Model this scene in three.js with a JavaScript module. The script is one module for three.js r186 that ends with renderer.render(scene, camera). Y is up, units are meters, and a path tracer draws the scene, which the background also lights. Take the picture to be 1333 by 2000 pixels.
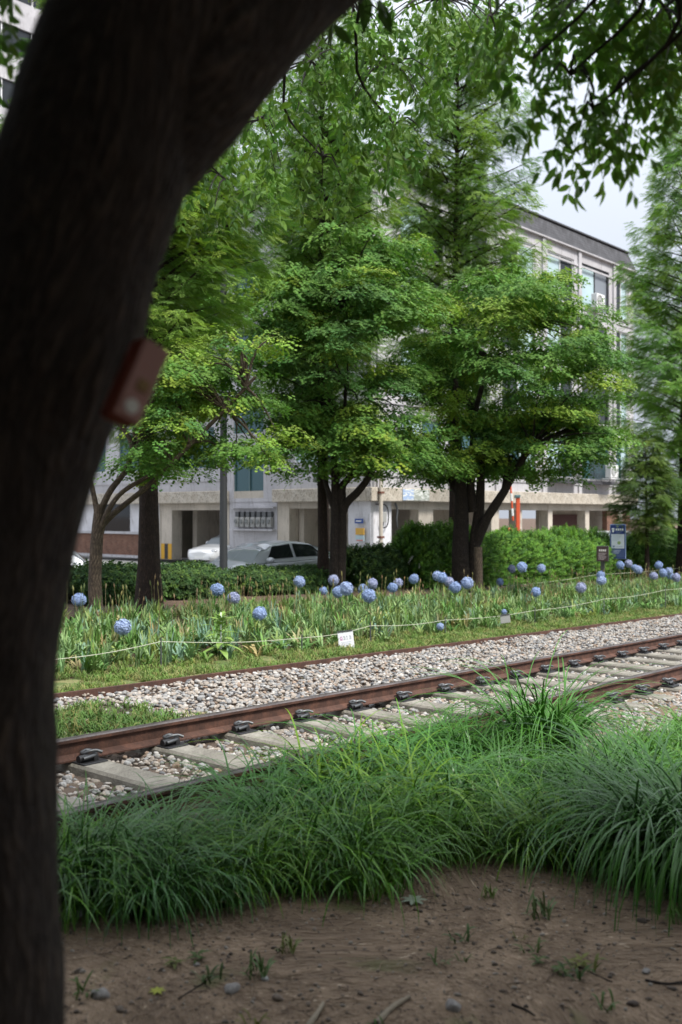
import * as THREE from 'three';
import { mergeGeometries, mergeVertices, toCreasedNormals } from 'three/addons/utils/BufferGeometryUtils.js';
import { RoundedBoxGeometry } from 'three/addons/geometries/RoundedBoxGeometry.js';
import { ImprovedNoise } from 'three/addons/math/ImprovedNoise.js';

// ------------------------------------------------------------------ camera, sky, sun, exposure
const scene = new THREE.Scene();
const EYE = 1.62, F = 1944, HZ = 1005, CX = 666.5;
const camera = new THREE.PerspectiveCamera(2 * Math.atan(1000 / F) * 180 / Math.PI, 1333 / 2000, 0.05, 900);
camera.position.set(0, EYE, 0);
camera.rotation.x = Math.atan((HZ - 1000) / F);
camera.focus = 8.5;
camera.userData.fStop = 2.3;
scene.add(camera);

const noise = new ImprovedNoise();
const fbm = (x, y, z, o = 4) => { let a = 0, w = 0.5, f = 1; for (let i = 0; i < o; i++) { a += w * noise.noise(x * f, y * f, z * f); w *= 0.5; f *= 2.03; } return a; };
function makeSky() {
  const W = 512, H = 256, d = new Float32Array(W * H * 4);
  for (let j = 0; j < H; j++) for (let i = 0; i < W; i++) {
    const el = ((j + 0.5) / H - 0.5) * Math.PI, az = (i + 0.5) / W * 2 * Math.PI, k = (j * W + i) * 4;
    const x = Math.cos(el) * Math.cos(az), y = Math.sin(el), z = Math.cos(el) * Math.sin(az);
    const q = 1.6 / (Math.max(y, 0) + 0.35);
    const c = 0.5 + 0.9 * fbm(x * q + 3.1, y * 2.0, z * q + 7.7, 5);
    const t = Math.min(1, Math.max(0, c)), g = 0.545 * (1 + 2 * Math.max(0, y)) / 3;
    d[k] = (0.71 + 0.13 * t) * g; d[k + 1] = (0.79 + 0.09 * t) * g; d[k + 2] = (0.94 + 0.02 * t) * g; d[k + 3] = 1;
  }
  const tx = new THREE.DataTexture(d, W, H, THREE.RGBAFormat, THREE.FloatType);
  tx.mapping = THREE.EquirectangularReflectionMapping; tx.magFilter = THREE.LinearFilter; tx.minFilter = THREE.LinearFilter;
  tx.wrapS = THREE.RepeatWrapping; tx.needsUpdate = true;
  return tx;
}
const sky = makeSky();
scene.background = sky; scene.environment = sky;
scene.backgroundIntensity = 1.0; scene.environmentIntensity = 1.0;

const sun = new THREE.DirectionalLight(new THREE.Color(1.0, 0.96, 0.9), 1.5);
sun.position.set(14, 26, -3); sun.target.position.set(0, 0, -14);
sun.castShadow = true; sun.shadow.radius = 26; sun.shadow.mapSize.set(2048, 2048);
Object.assign(sun.shadow.camera, { left: -40, right: 40, top: 40, bottom: -40, near: 1, far: 90 });
scene.add(sun, sun.target);

const renderer = new THREE.WebGLRenderer({ antialias: true });
renderer.setSize(682, 1024);
renderer.toneMapping = THREE.LinearToneMapping;
renderer.toneMappingExposure = 3.95;
renderer.shadowMap.enabled = true;

// ------------------------------------------------------------------ helpers
let seed = 12345;
const srand = (n) => { seed = n >>> 0; };
const rnd = () => { seed = (seed + 0x6D2B79F5) >>> 0; let t = seed; t = Math.imul(t ^ (t >>> 15), t | 1); t ^= t + Math.imul(t ^ (t >>> 7), t | 61); return ((t ^ (t >>> 14)) >>> 0) / 4294967296; };
const rr = (a, b) => a + (b - a) * rnd();
const V = (x, y, z) => new THREE.Vector3(x, y, z);
const clamp = (x, a, b) => Math.min(b, Math.max(a, x));
const lerp = (a, b, t) => a + (b - a) * t;

const TH = Math.atan(1584 / 1944), ST = Math.sin(TH), CT = Math.cos(TH);   // heading of the railway
const sp = (s, p, y = 0) => V(s * ST - p * CT, y, -(s * CT + p * ST));       // along the track, across the track
const toS = (x, d) => x * ST + d * CT, toP = (x, d) => -x * CT + d * ST;
const at = (px, py, d) => V((px - CX) / F * d, EYE + (HZ - py) / F * d, -d);
const LOT = -0.48;
const knots = [[-999, 0], [8.3, 0], [9, 0.02], [13.2, 0.4], [15.3, 0.4]];
function rise(p) { for (let i = 1; i < knots.length; i++) if (p <= knots[i][0]) { const [a, b] = knots[i - 1], [c, d] = knots[i]; return b + (d - b) * clamp((p - a) / (c - a), 0, 1); } return 0.4; }
const lotY = (s) => Math.min(LOT, -0.03 * clamp(s, -40, 60) + 0.3);
const ground = (s, p) => { const c = -0.03 * clamp(s, -40, 60) + rise(p); if (p <= 15.3) return c; return lerp(c, lotY(s), clamp((p - 15.3) / 0.3, 0, 1)); };
const gAt = (x, d) => ground(toS(x, d), toP(x, d));
const project = (v) => { const d = -v.z; return [CX + v.x / d * F, HZ - (v.y - EYE) / d * F, d]; };
const onGround = (px, d) => { const x = (px - CX) / F * d; return V(x, gAt(x, d), -d); };
const onP = (px, p) => { const t = (px - CX) / F, d = p / (ST - CT * t); return onGround(px, d); };   // column px, on the line p across the track

const taken = {};
function numbered(n) { if (!(n in taken)) { taken[n] = 0; return n; } taken[n]++; return n + '_' + String(taken[n]).padStart(3, '0'); }
function shadow(o) { o.castShadow = true; o.receiveShadow = true; return o; }
function part(name, geo, mat, parent) { const m = shadow(new THREE.Mesh(geo, mat)); m.name = name; parent.add(m); return m; }
function thing(name, label, category, pos = V(0, 0, 0), turn = 0, group) {
  const o = new THREE.Group(); o.name = numbered(name); o.position.copy(pos); o.rotation.y = turn; o.userData = { label, category };
  if (group) o.userData.group = group; scene.add(o); return o;
}
function single(name, geo, mat, label, category, pos, group) {
  const m = shadow(new THREE.Mesh(geo, mat)); m.name = numbered(name); if (pos) m.position.copy(pos);
  m.userData = { label, category }; if (group) m.userData.group = group; scene.add(m); return m;
}
function struct(name, geo, mat) { const m = shadow(new THREE.Mesh(geo, mat)); m.name = numbered(name); m.userData = { kind: 'structure' }; scene.add(m); return m; }
const _m = new THREE.Matrix4(), _q = new THREE.Quaternion(), _e = new THREE.Euler();
function instanced(name, geo, mat, list, parent, kind = 'stuff') {   // list: {p, q, s, c}
  const im = new THREE.InstancedMesh(geo, mat, list.length); im.name = name; shadow(im);
  const col = new THREE.Color();
  list.forEach((o, i) => {
    const s = o.s instanceof THREE.Vector3 ? o.s : V(o.s, o.s, o.s);
    _m.compose(o.p, o.q, s); im.setMatrixAt(i, _m);
    if (o.c) im.setColorAt(i, col.setRGB(o.c[0], o.c[1], o.c[2]));
  });
  im.userData = { kind }; parent.add(im); return im;
}
const quat = (x, y, z, order = 'YXZ') => new THREE.Quaternion().setFromEuler(new THREE.Euler(x, y, z, order));
const UPV = V(0, 1, 0);
function aim(dir, roll = 0) { const q = new THREE.Quaternion().setFromUnitVectors(V(0, 0, 1), dir.clone().normalize()); return q.multiply(new THREE.Quaternion().setFromAxisAngle(V(0, 0, 1), roll)); }
// frame whose z follows dir and whose y stays as near up as it can
function aimUp(dir, roll = 0) {
  const z = dir.clone().normalize(), x = V(0, 1, 0).cross(z); if (x.lengthSq() < 1e-6) x.set(1, 0, 0); x.normalize();
  const y = z.clone().cross(x), m = new THREE.Matrix4().makeBasis(x, y, z);
  return new THREE.Quaternion().setFromRotationMatrix(m).multiply(new THREE.Quaternion().setFromAxisAngle(V(0, 0, 1), roll));
}
function boxUV(g, k = 1) {   // uv in metres from the dominant direction of each face
  const n = g.index ? g.toNonIndexed() : g; n.computeVertexNormals?.();
  const P = n.attributes.position, N = n.attributes.normal, uv = new Float32Array(P.count * 2);
  for (let i = 0; i < P.count; i++) {
    const a = Math.abs(N.getX(i)), b = Math.abs(N.getY(i)), c = Math.abs(N.getZ(i));
    const x = P.getX(i), y = P.getY(i), z = P.getZ(i);
    const [u, v] = b > a && b > c ? [x, z] : a > c ? [z, y] : [x, y];
    uv[2 * i] = u * k; uv[2 * i + 1] = v * k;
  }
  n.setAttribute('uv', new THREE.BufferAttribute(uv, 2)); return n;
}
function box(w, h, d, x = 0, y = 0, z = 0, r = 0) {
  const g = r > 0 ? new RoundedBoxGeometry(w, h, d, 2, r) : new THREE.BoxGeometry(w, h, d);
  g.translate(x, y, z); return boxUV(g);
}
const bx = (x0, x1, y0, y1, z0, z1, r = 0) => box(x1 - x0, y1 - y0, z1 - z0, (x0 + x1) / 2, (y0 + y1) / 2, (z0 + z1) / 2, r);
function merge(list) {
  const gs = list.map((g) => { const n = g.index ? g.toNonIndexed() : g.clone(); for (const k of Object.keys(n.attributes)) if (!['position', 'normal', 'uv'].includes(k)) n.deleteAttribute(k); if (!n.attributes.uv) n.setAttribute('uv', new THREE.BufferAttribute(new Float32Array(n.attributes.position.count * 2), 2)); return n; });
  return mergeGeometries(gs);
}
// a tapered, wobbling tube along points; uv in metres
function sweep(pts, radii, seg = 8, bump = 0, freq = 6, rad = 0) {
  const n = pts.length, pos = [], uv = [], idx = []; let len = 0;
  let ref = V(0.31, 0.2, 0.93);
  for (let i = 0; i < n; i++) {
    const t = pts[Math.min(n - 1, i + 1)].clone().sub(pts[Math.max(0, i - 1)]).normalize();
    let a = ref.clone().sub(t.clone().multiplyScalar(ref.dot(t))).normalize(); ref = a; const b = t.clone().cross(a);
    if (i) len += pts[i].distanceTo(pts[i - 1]);
    for (let j = 0; j <= seg; j++) {
      const w = j / seg * Math.PI * 2, jj = j % seg / seg * Math.PI * 2;
      let r = radii[i]; const dir = a.clone().multiplyScalar(Math.cos(w)).add(b.clone().multiplyScalar(Math.sin(w)));
      if (bump) { const c = pts[i].clone().add(dir.clone().multiplyScalar(r)); r *= 1 + bump * fbm(Math.cos(jj) * 1.3 + rad, Math.sin(jj) * 1.3, len * freq, 4) * 2; }
      const v = pts[i].clone().add(dir.multiplyScalar(r)); pos.push(v.x, v.y, v.z); uv.push(j / seg * 6.28 * Math.max(radii[0], 0.02), len);
    }
  }
  for (let i = 0; i < n - 1; i++) for (let j = 0; j < seg; j++) { const k = i * (seg + 1) + j, l = k + seg + 1; idx.push(k, k + 1, l, k + 1, l + 1, l); }
  const g = new THREE.BufferGeometry(); g.setAttribute('position', new THREE.Float32BufferAttribute(pos, 3)); g.setAttribute('uv', new THREE.Float32BufferAttribute(uv, 2)); g.setIndex(idx); g.computeVertexNormals();
  // weld the seam's normals
  const N = g.attributes.normal; for (let i = 0; i < n; i++) { const k = i * (seg + 1), l = k + seg, v = V(N.getX(k) + N.getX(l), N.getY(k) + N.getY(l), N.getZ(k) + N.getZ(l)).normalize(); N.setXYZ(k, v.x, v.y, v.z); N.setXYZ(l, v.x, v.y, v.z); }
  return g;
}
function smooth(pts, n) { return new THREE.CatmullRomCurve3(pts).getPoints(n); }
function taper(r0, r1, n, pow = 1) { return Array.from({ length: n }, (_, i) => lerp(r0, r1, Math.pow(i / (n - 1), pow))); }
const limb = (pts, r0, r1, n = 8, seg = 6, bump = 0.08) => sweep(smooth(pts, n), taper(r0, r1, n + 1), seg, bump, 4, pts[0].x);
function lathe(pr, seg = 16) { return new THREE.LatheGeometry(pr.map(([r, y]) => new THREE.Vector2(r, y)), seg); }
function extrude(pts, depth, bevel = 0, holes = []) {
  const s = new THREE.Shape(pts.map(([x, y]) => new THREE.Vector2(x, y)));
  for (const h of holes) s.holes.push(new THREE.Path(h.map(([x, y]) => new THREE.Vector2(x, y))));
  return new THREE.ExtrudeGeometry(s, { depth, bevelEnabled: bevel > 0, bevelSize: bevel, bevelThickness: bevel, bevelSegments: 2, curveSegments: 8 });
}

// ------------------------------------------------------------------ textures and materials
function tex(n, fn, srgb = true, rep = 1, m = n) {
  const d = new Uint8Array(n * m * 4);
  for (let j = 0; j < m; j++) for (let i = 0; i < n; i++) { const c = fn(i / n, j / m), k = (j * n + i) * 4; for (let q = 0; q < 3; q++) d[k + q] = clamp(Math.round((Array.isArray(c) ? c[q] : c) * 255), 0, 255); d[k + 3] = 255; }
  const t = new THREE.DataTexture(d, n, m, THREE.RGBAFormat); t.wrapS = t.wrapT = THREE.RepeatWrapping; t.magFilter = THREE.LinearFilter; t.minFilter = THREE.LinearMipmapLinearFilter; t.generateMipmaps = true;
  if (srgb) t.colorSpace = THREE.SRGBColorSpace; t.repeat.set(rep, rep); t.needsUpdate = true; return t;
}
// tileable noise
const tn = (u, v, f, o = 4, sx = 1, sy = 1, k = 0) => { const a = u * 2 * Math.PI, b = v * 2 * Math.PI, r = f / 6.28; return fbm(Math.cos(a) * r * sx + k, Math.sin(a) * r * sx + Math.cos(b) * r * sy * 1.01, Math.sin(b) * r * sy + 3.3 + k, o); };
const mix3 = (a, b, t) => a.map((x, i) => lerp(x, b[i], clamp(t, 0, 1)));
const std = (o) => new THREE.MeshStandardMaterial(o);
const phy = (o) => new THREE.MeshPhysicalMaterial(o);
const C = (r, g, b) => new THREE.Color().setRGB(r, g, b);

const barkT = tex(512, (u, v) => { const r = Math.abs(tn(u, v, 9, 5, 3.2, 0.8)), q = tn(u, v, 20, 3, 1, 1, 5); return mix3([0.20, 0.17, 0.145], [0.42, 0.375, 0.33], r * 2.6 + q * 0.5); }, true, 1.6);
const barkB = tex(512, (u, v) => clamp(0.25 + Math.abs(tn(u, v, 9, 5, 3.2, 0.8)) * 2 + tn(u, v, 24, 3) * 0.3, 0, 1), false, 1.6);
const M = {};
M.barkDark = std({ map: barkT, color: C(0.42, 0.38, 0.36), roughness: 0.95, bumpMap: barkB, bumpScale: 0.02 });
M.barkCedar = std({ map: barkT, color: C(0.5, 0.36, 0.29), roughness: 0.95, bumpMap: barkB, bumpScale: 0.03 });
M.barkMaple = std({ map: barkT, color: C(0.52, 0.45, 0.38), roughness: 0.9, bumpMap: barkB, bumpScale: 0.012 });
M.barkPale = std({ map: barkT, color: C(1.35, 1.25, 1.12), roughness: 0.9, bumpMap: barkB, bumpScale: 0.012 });
const leafMat = (r, g, b, rough = 0.62, tr = 0.35) => phy({ color: C(r, g, b), roughness: rough, transmission: tr, thickness: 0, side: THREE.DoubleSide, specularIntensity: 0.35 });
M.zelkova = leafMat(1, 1, 1, 0.68, 0.48);
M.leaf = leafMat(1, 1, 1, 0.75, 0.46);
M.grass = leafMat(1, 1, 1, 0.32, 0.16); M.grass.specularIntensity = 0.65;
M.bed = leafMat(1, 1, 1, 0.6, 0.3);

const dirtT = tex(1024, (u, v) => {
  const a = tn(u, v, 8, 6), b = tn(u, v, 40, 4, 1, 1, 9), c = tn(u, v, 90, 3, 1, 1, 21);
  let col = mix3([0.35, 0.29, 0.24], [0.54, 0.465, 0.40], 0.5 + a * 0.9 + b * 0.5);
  if (c > 0.24) col = mix3(col, [0.62, 0.56, 0.50], (c - 0.24) * 5); if (c < -0.26) col = mix3(col, [0.17, 0.13, 0.11], (-0.26 - c) * 6);
  const moss = tn(u, v, 6, 5, 1, 1, 40); if (moss > 0.2) col = mix3(col, [0.25, 0.29, 0.14], (moss - 0.2) * 2.5);
  return col;
}, true, 0.5);
const dirtB = tex(1024, (u, v) => 0.5 + tn(u, v, 40, 5, 1, 1, 9) * 0.7 + tn(u, v, 110, 3, 1, 1, 21) * 0.35, false, 0.5);
M.dirt = std({ map: dirtT, color: C(1.12, 1.1, 1.0), bumpMap: dirtB, bumpScale: 0.025, roughness: 1 });
M.soil = std({ map: dirtT, color: C(0.62, 0.56, 0.52), bumpMap: dirtB, bumpScale: 0.03, roughness: 1 });
M.ballastBed = std({ map: dirtT, color: C(0.55, 0.56, 0.58), bumpMap: dirtB, bumpScale: 0.02, roughness: 1 });
const lawnT = tex(512, (u, v) => { const a = tn(u, v, 6, 5), b = tn(u, v, 50, 3, 1, 1, 3); return mix3([0.29, 0.36, 0.16], [0.55, 0.50, 0.36], 0.35 + a * 1.5 + b * 0.6); }, true, 0.7);
M.lawn = std({ map: lawnT, bumpMap: dirtB, bumpScale: 0.03, roughness: 1 });
const asphT = tex(512, (u, v) => { const a = tn(u, v, 4, 4), b = tn(u, v, 90, 2, 1, 1, 3); const k = 0.50 + a * 0.1 + b * 0.12; return [k, k, k * 0.98]; }, true, 0.4);
M.asphalt = std({ map: asphT, roughness: 0.95 });
const concT = tex(512, (u, v) => { const a = tn(u, v, 4, 5), s = tn(u, v, 14, 4, 3, 0.4, 8), b = tn(u, v, 70, 2); let k = 0.70 + a * 0.12 + b * 0.06; let c = [k, k * 0.99, k * 0.985]; if (s > 0.15) c = mix3(c, [0.40, 0.38, 0.36], (s - 0.15) * 1.6); return c; }, true, 0.25);
M.wall = std({ map: concT, color: C(1.0, 1.0, 1.05), roughness: 0.9 });
const bandT = tex(512, (u, v) => { const a = tn(u, v, 6, 5), s = tn(u, v, 26, 4, 3, 0.7, 8); let c = mix3([0.66, 0.62, 0.56], [0.78, 0.75, 0.70], 0.5 + a); if (s > 0.02) c = mix3(c, [0.33, 0.31, 0.28], (s - 0.02) * 2.6); return c; }, true, 0.5);
M.band = std({ map: bandT, roughness: 0.95 });
M.beige = std({ map: concT, color: C(1.05, 0.96, 0.82), roughness: 0.9 });
M.whitePanel = std({ map: concT, color: C(1.35, 1.37, 1.45), roughness: 0.7 });
const brickT = tex(512, (u, v) => { const row = Math.floor(v * 24), x = (u * 8 + (row % 2) * 0.5), fx = x - Math.floor(x), fy = v * 24 - row; const n = tn(u, v, 5, 4); if (fx < 0.05 || fy < 0.14) return [0.46, 0.40, 0.36]; const t = (Math.sin(row * 12.9 + Math.floor(x) * 78.2) * 43758.5) % 1; return mix3([0.38, 0.26, 0.21], [0.50, 0.36, 0.29], 0.5 + t * 0.35 + n * 0.8); }, true, 0.55);
M.brick = std({ map: brickT, roughness: 0.95 });
const roofT = tex(512, (u, v) => { const f = (v * 16) % 1, col = (u * 10 + Math.floor(v * 16) * 0.5) % 1, n = tn(u, v, 6, 4); let k = 0.29 + n * 0.12; if (f < 0.1 || col < 0.05) k *= 0.7; return [k, k * 1.0, k * 1.05]; }, true, 0.4);
M.roof = std({ map: roofT, roughness: 0.9 });
M.glassTeal = std({ color: C(0.05, 0.11, 0.125), roughness: 0.06, metalness: 0.0 });
M.glassDark = std({ color: C(0.018, 0.022, 0.025), roughness: 0.05 });
M.glassPale = std({ color: C(0.42, 0.54, 0.57), roughness: 0.15 });
M.glassGrey = std({ color: C(0.20, 0.22, 0.25), roughness: 0.3 });
M.frameWhite = std({ color: C(0.72, 0.72, 0.72), roughness: 0.5 });
M.frameTeal = std({ color: C(0.09, 0.16, 0.17), roughness: 0.5 });
M.frameDark = std({ color: C(0.05, 0.05, 0.055), roughness: 0.5 });
M.white = std({ color: C(0.74, 0.74, 0.73), roughness: 0.5 });
M.black = std({ color: C(0.02, 0.02, 0.022), roughness: 0.55 });
M.darkMetal = std({ color: C(0.10, 0.105, 0.11), roughness: 0.38, metalness: 0.4 });
M.poleGrey = std({ color: C(0.05, 0.053, 0.056), roughness: 0.5, metalness: 0.2 });
M.orange = std({ color: C(0.62, 0.09, 0.03), roughness: 0.55 });
M.yellow = std({ color: C(0.60, 0.33, 0.03), roughness: 0.7 });
M.chrome = std({ color: C(0.6, 0.6, 0.62), roughness: 0.2, metalness: 1 });
M.rubber = std({ color: C(0.02, 0.02, 0.02), roughness: 0.9 });
M.grey = std({ color: C(0.30, 0.30, 0.29), roughness: 0.8 });
const rustT = tex(512, (u, v) => { const a = tn(u, v, 6, 5), b = tn(u, v, 50, 3, 1, 1, 4), s = tn(u, v, 18, 3, 2.5, 0.4, 14); return mix3([0.22, 0.145, 0.115], [0.41, 0.275, 0.215], 0.45 + a * 0.9 + b * 0.5 + s * 0.3); }, true, 1.2);
const fineB = tex(256, (u, v) => 0.5 + tn(u, v, 40, 4) * 0.8, false, 2);
M.rust = std({ map: rustT, roughness: 0.8, bumpMap: fineB, bumpScale: 0.002 });
const steelT = tex(512, (u, v) => { const a = tn(u, v, 8, 4, 0.4, 3), b = tn(u, v, 40, 3, 0.5, 2, 7); const k = 0.40 + a * 0.18 + b * 0.12; return [k, k * 0.93, k * 0.91]; }, true, 1.5);
M.railTop = std({ map: steelT, roughness: 0.42, metalness: 0.55 });
const sleepT = tex(512, (u, v) => { const a = tn(u, v, 5, 5), b = tn(u, v, 60, 3, 1, 1, 2), s = tn(u, v, 12, 4, 0.6, 3, 9); let c = mix3([0.46, 0.44, 0.40], [0.68, 0.66, 0.61], 0.5 + a * 0.8 + b * 0.45); if (s > 0.2) c = mix3(c, [0.33, 0.31, 0.28], (s - 0.2) * 3); return c; }, true, 0.9);
M.sleeper = std({ map: sleepT, color: C(0.74, 0.74, 0.74), roughness: 0.95, bumpMap: fineB, bumpScale: 0.004 });
const stoneT = tex(256, (u, v) => { const a = tn(u, v, 5, 5), b = tn(u, v, 30, 3, 1, 1, 2); const k = 0.86 + a * 0.25 + b * 0.2; return [k, k, k]; }, true, 8);
M.stone = std({ map: stoneT, roughness: 0.9 });
M.flower = std({ color: C(1, 1, 1), roughness: 0.8 });
M.rope = std({ color: C(0.42, 0.43, 0.33), roughness: 0.9 });
M.wood = std({ map: sleepT, color: C(0.8, 0.72, 0.62), roughness: 0.95 });

// ------------------------------------------------------------------ the ground
function strip(ss, ps, yfn, lift, jig = 0) {
  const pos = [], uv = [], idx = [], n = ps.length;
  for (const s of ss) for (const p of ps) { const v = sp(s, p); v.y = yfn(s, p) + lift + (jig ? jig * fbm(s * 1.7, p * 1.7, 2.2, 4) + jig * 0.35 * fbm(s * 9, p * 9, 5.2, 3) : 0); pos.push(v.x, v.y, v.z); uv.push(s, p); }
  for (let i = 0; i < ss.length - 1; i++) for (let j = 0; j < n - 1; j++) { const a = i * n + j, b = a + n; idx.push(a, b, a + 1, b, b + 1, a + 1); }
  const g = new THREE.BufferGeometry(); g.setAttribute('position', new THREE.Float32BufferAttribute(pos, 3)); g.setAttribute('uv', new THREE.Float32BufferAttribute(uv, 2)); g.setIndex(idx); g.computeVertexNormals();
  if (g.attributes.normal.getY(0) < 0) { const I = g.index.array; for (let i = 0; i < I.length; i += 3) { const t = I[i]; I[i] = I[i + 1]; I[i + 1] = t; } g.computeVertexNormals(); }
  return g;
}
const steps = (a, b, n) => Array.from({ length: n + 1 }, (_, i) => a + (b - a) * i / n);
struct('ground', strip([-600, -40, 0, 10, 16, 26, 60, 700], [-500, -60, 0, 8.3, 9, 13.2, 15.3, 15.6, 17, 60, 700], ground, -0.09), M.soil);
struct('dirt_path', strip(steps(-5, 14, 240), steps(-4, 4.2, 130), ground, 0.0, 0.028), M.dirt);
struct('lawn_verge', strip(steps(-40, 60, 120), [8.24, 8.3, 8.6, 9, 9.15], ground, 0.0, 0.03), M.lawn);
struct('flower_bed_soil', strip(steps(-20, 60, 160), [9.15, 10, 11, 12, 13.2, 14, 15.3], ground, -0.01, 0.03), M.soil);
struct('parking_lot', strip([-40, -10, 0, 10, 16, 26, 40, 60], [15.6, 17, 20, 30, 60, 90], (s) => lotY(s), 0.0), M.asphalt);
const ballast = struct('ballast', strip(steps(-20, 60, 240), steps(3.2, 8.2, 24), ground, -0.02, 0.03), M.ballastBed);

// ------------------------------------------------------------------ railway
const HEAD = EYE - 1.411, GR = 0.03;
const headY = (s) => HEAD - GR * s;
const S0 = -3, S1 = 46, RAILA = 4.28, RAILB = 5.78;
const track = thing('railway_track', 'rusty brown railway track on grey concrete sleepers crossing the gravel', 'railway track');
{
  const prof = [[-.0635, 0], [.0635, 0], [.0635, .011], [.03, .022], [.0085, .04], [.0085, .108], [.014, .116], [.0325, .123], [.0325, .143], [.027, .151], [.016, .1545], [-.016, .1545], [-.027, .151], [-.0325, .143], [-.0325, .123], [-.014, .116], [-.0085, .108], [-.0085, .04], [-.03, .022], [-.0635, .011]];
  const railGeo = (p, pr) => {   // along s, profile across p
    const pos = [], uv = [], idx = [], N = pr.length, ss = steps(S0, S1, 49); let acc = 0;
    for (const s of ss) { acc = 0; for (let j = 0; j <= N; j++) { const [a, h] = pr[j % N]; if (j) acc += Math.hypot(a - pr[j - 1][0], h - pr[j - 1][1]); const v = sp(s, p + a, headY(s) - 0.1545 + h); pos.push(v.x, v.y, v.z); uv.push(s, acc); } }
    for (let i = 0; i < ss.length - 1; i++) for (let j = 0; j < N; j++) { const a = i * (N + 1) + j, b = a + N + 1; idx.push(a, a + 1, b, a + 1, b + 1, b); }
    const g = new THREE.BufferGeometry(); g.setAttribute('position', new THREE.Float32BufferAttribute(pos, 3)); g.setAttribute('uv', new THREE.Float32BufferAttribute(uv, 2)); g.setIndex(idx);
    return toCreasedNormals(g, 0.5);
  };
  for (const p of [RAILA, RAILB]) {
    const r = part('rail', railGeo(p, prof), M.rust, track);
    const top = [[-.0326, .1435], [-.0272, .1517], [-.016, .1556], [.016, .1556], [.0272, .1517], [.0326, .1435], [.02, .14], [-.02, .14]];
    part('running_surface', railGeo(p, top), M.railTop, r);
  }
  // sleepers: shaped concrete ties with tapered sides, cut at the rails' seats
  srand(77);
  const slGeos = [0, 1, 2].map((k) => {
    const sh = [[-.14, 0], [.14, 0], [.115, .17], [.10, .185], [-.10, .185], [-.115, .17]];
    const g = extrude(sh, 2.36, 0.008); g.translate(0, 0, -1.18);
    const P = g.attributes.position; for (let i = 0; i < P.count; i++) { P.setX(i, P.getX(i) + 0.006 * fbm(P.getZ(i) * 3 + k * 9, P.getY(i) * 9, k)); P.setY(i, P.getY(i) - (P.getY(i) > 0.1 ? 0.03 * (1 - Math.min(1, Math.pow(Math.abs(P.getZ(i)) / 0.55, 6))) : 0)); }
    return boxUV(g);
  });
  const yaw = new THREE.Matrix4();
  // one rail fastening: black base plate, shoulder with round lug, bent spring clip
  const plateG = merge([box(.20, .022, .15, 0, .011, 0, .005), box(.13, .03, .035, 0, .03, -.045, .006)]);
  const lugG = merge([new THREE.CylinderGeometry(.024, .026, .15, 14).rotateZ(Math.PI / 2).translate(-.02, .045, .0), box(.04, .05, .05, .03, .04, .01, .008)]);
  const clipPts = [V(-.075, .05, .03), V(-.04, .055, .035), V(.0, .058, .03), V(.045, .06, .01), V(.06, .07, -.04), V(.03, .078, -.075), V(-.02, .07, -.07), V(-.035, .068, -.03), V(-.01, .085, .0), V(.04, .088, .02), V(.07, .075, .045)];
  const clipG = sweep(smooth(clipPts, 30), taper(.0115, .0115, 31), 7);
  const rot = new THREE.Quaternion().setFromRotationMatrix(new THREE.Matrix4().makeBasis(sp(1, 0, -GR).normalize(), V(0, 1, 0), sp(0, -1).normalize()));
  for (let k = -9; k < 48; k++) {
    const s = 4.21 + 0.74 * k, tilt = rr(-0.006, 0.006), sy = headY(s) - 0.1545 - 0.018;
    const m = part('sleeper', slGeos[(k + 90) % 3], M.sleeper, track);
    m.position.copy(sp(s, (RAILA + RAILB) / 2, sy - 0.185)); m.quaternion.copy(rot); m.rotateY(tilt);
    if (k > 36) continue;
    for (const [p, side] of [[RAILA, 1], [RAILA, -1], [RAILB, 1], [RAILB, -1]]) {
      if (k > 22 && side < 0) continue;
      const g = new THREE.Group(); g.name = 'rail_fastening'; track.add(g);
      g.position.copy(sp(s, p - side * 0.125, sy)); g.quaternion.copy(rot); if (side < 0) g.rotateY(Math.PI);
      part('base_plate', plateG, M.black, g); part('shoulder', lugG, M.black, g); part('spring_clip', clipG, M.darkMetal, g);
    }
  }
}
// old rail laid as the edge of the gravel
{
  const pr = [[-.03, 0], [.03, 0], [.028, .09], [.02, .10], [-.02, .10], [-.028, .09]], gs = [];
  const pts = steps(-6, 46, 60).map((s) => sp(s, 8.21, ground(s, 8.2) + 0.02 + 0.012 * fbm(s * 0.7, 1, 1)));
  for (let i = 0; i < 60; i++) { const a = pts[i], b = pts[i + 1], d = b.clone().sub(a), g = new THREE.BoxGeometry(0.045, 0.085, d.length() + 0.002); g.applyQuaternion(aimUp(d)); const c = a.clone().add(b).multiplyScalar(0.5); g.translate(c.x, c.y, c.z); gs.push(boxUV(g)); }
  single('edging_strip', merge(gs), M.rust, 'thin rust brown edging strip between gravel and grass verge', 'edging');
}

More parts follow.
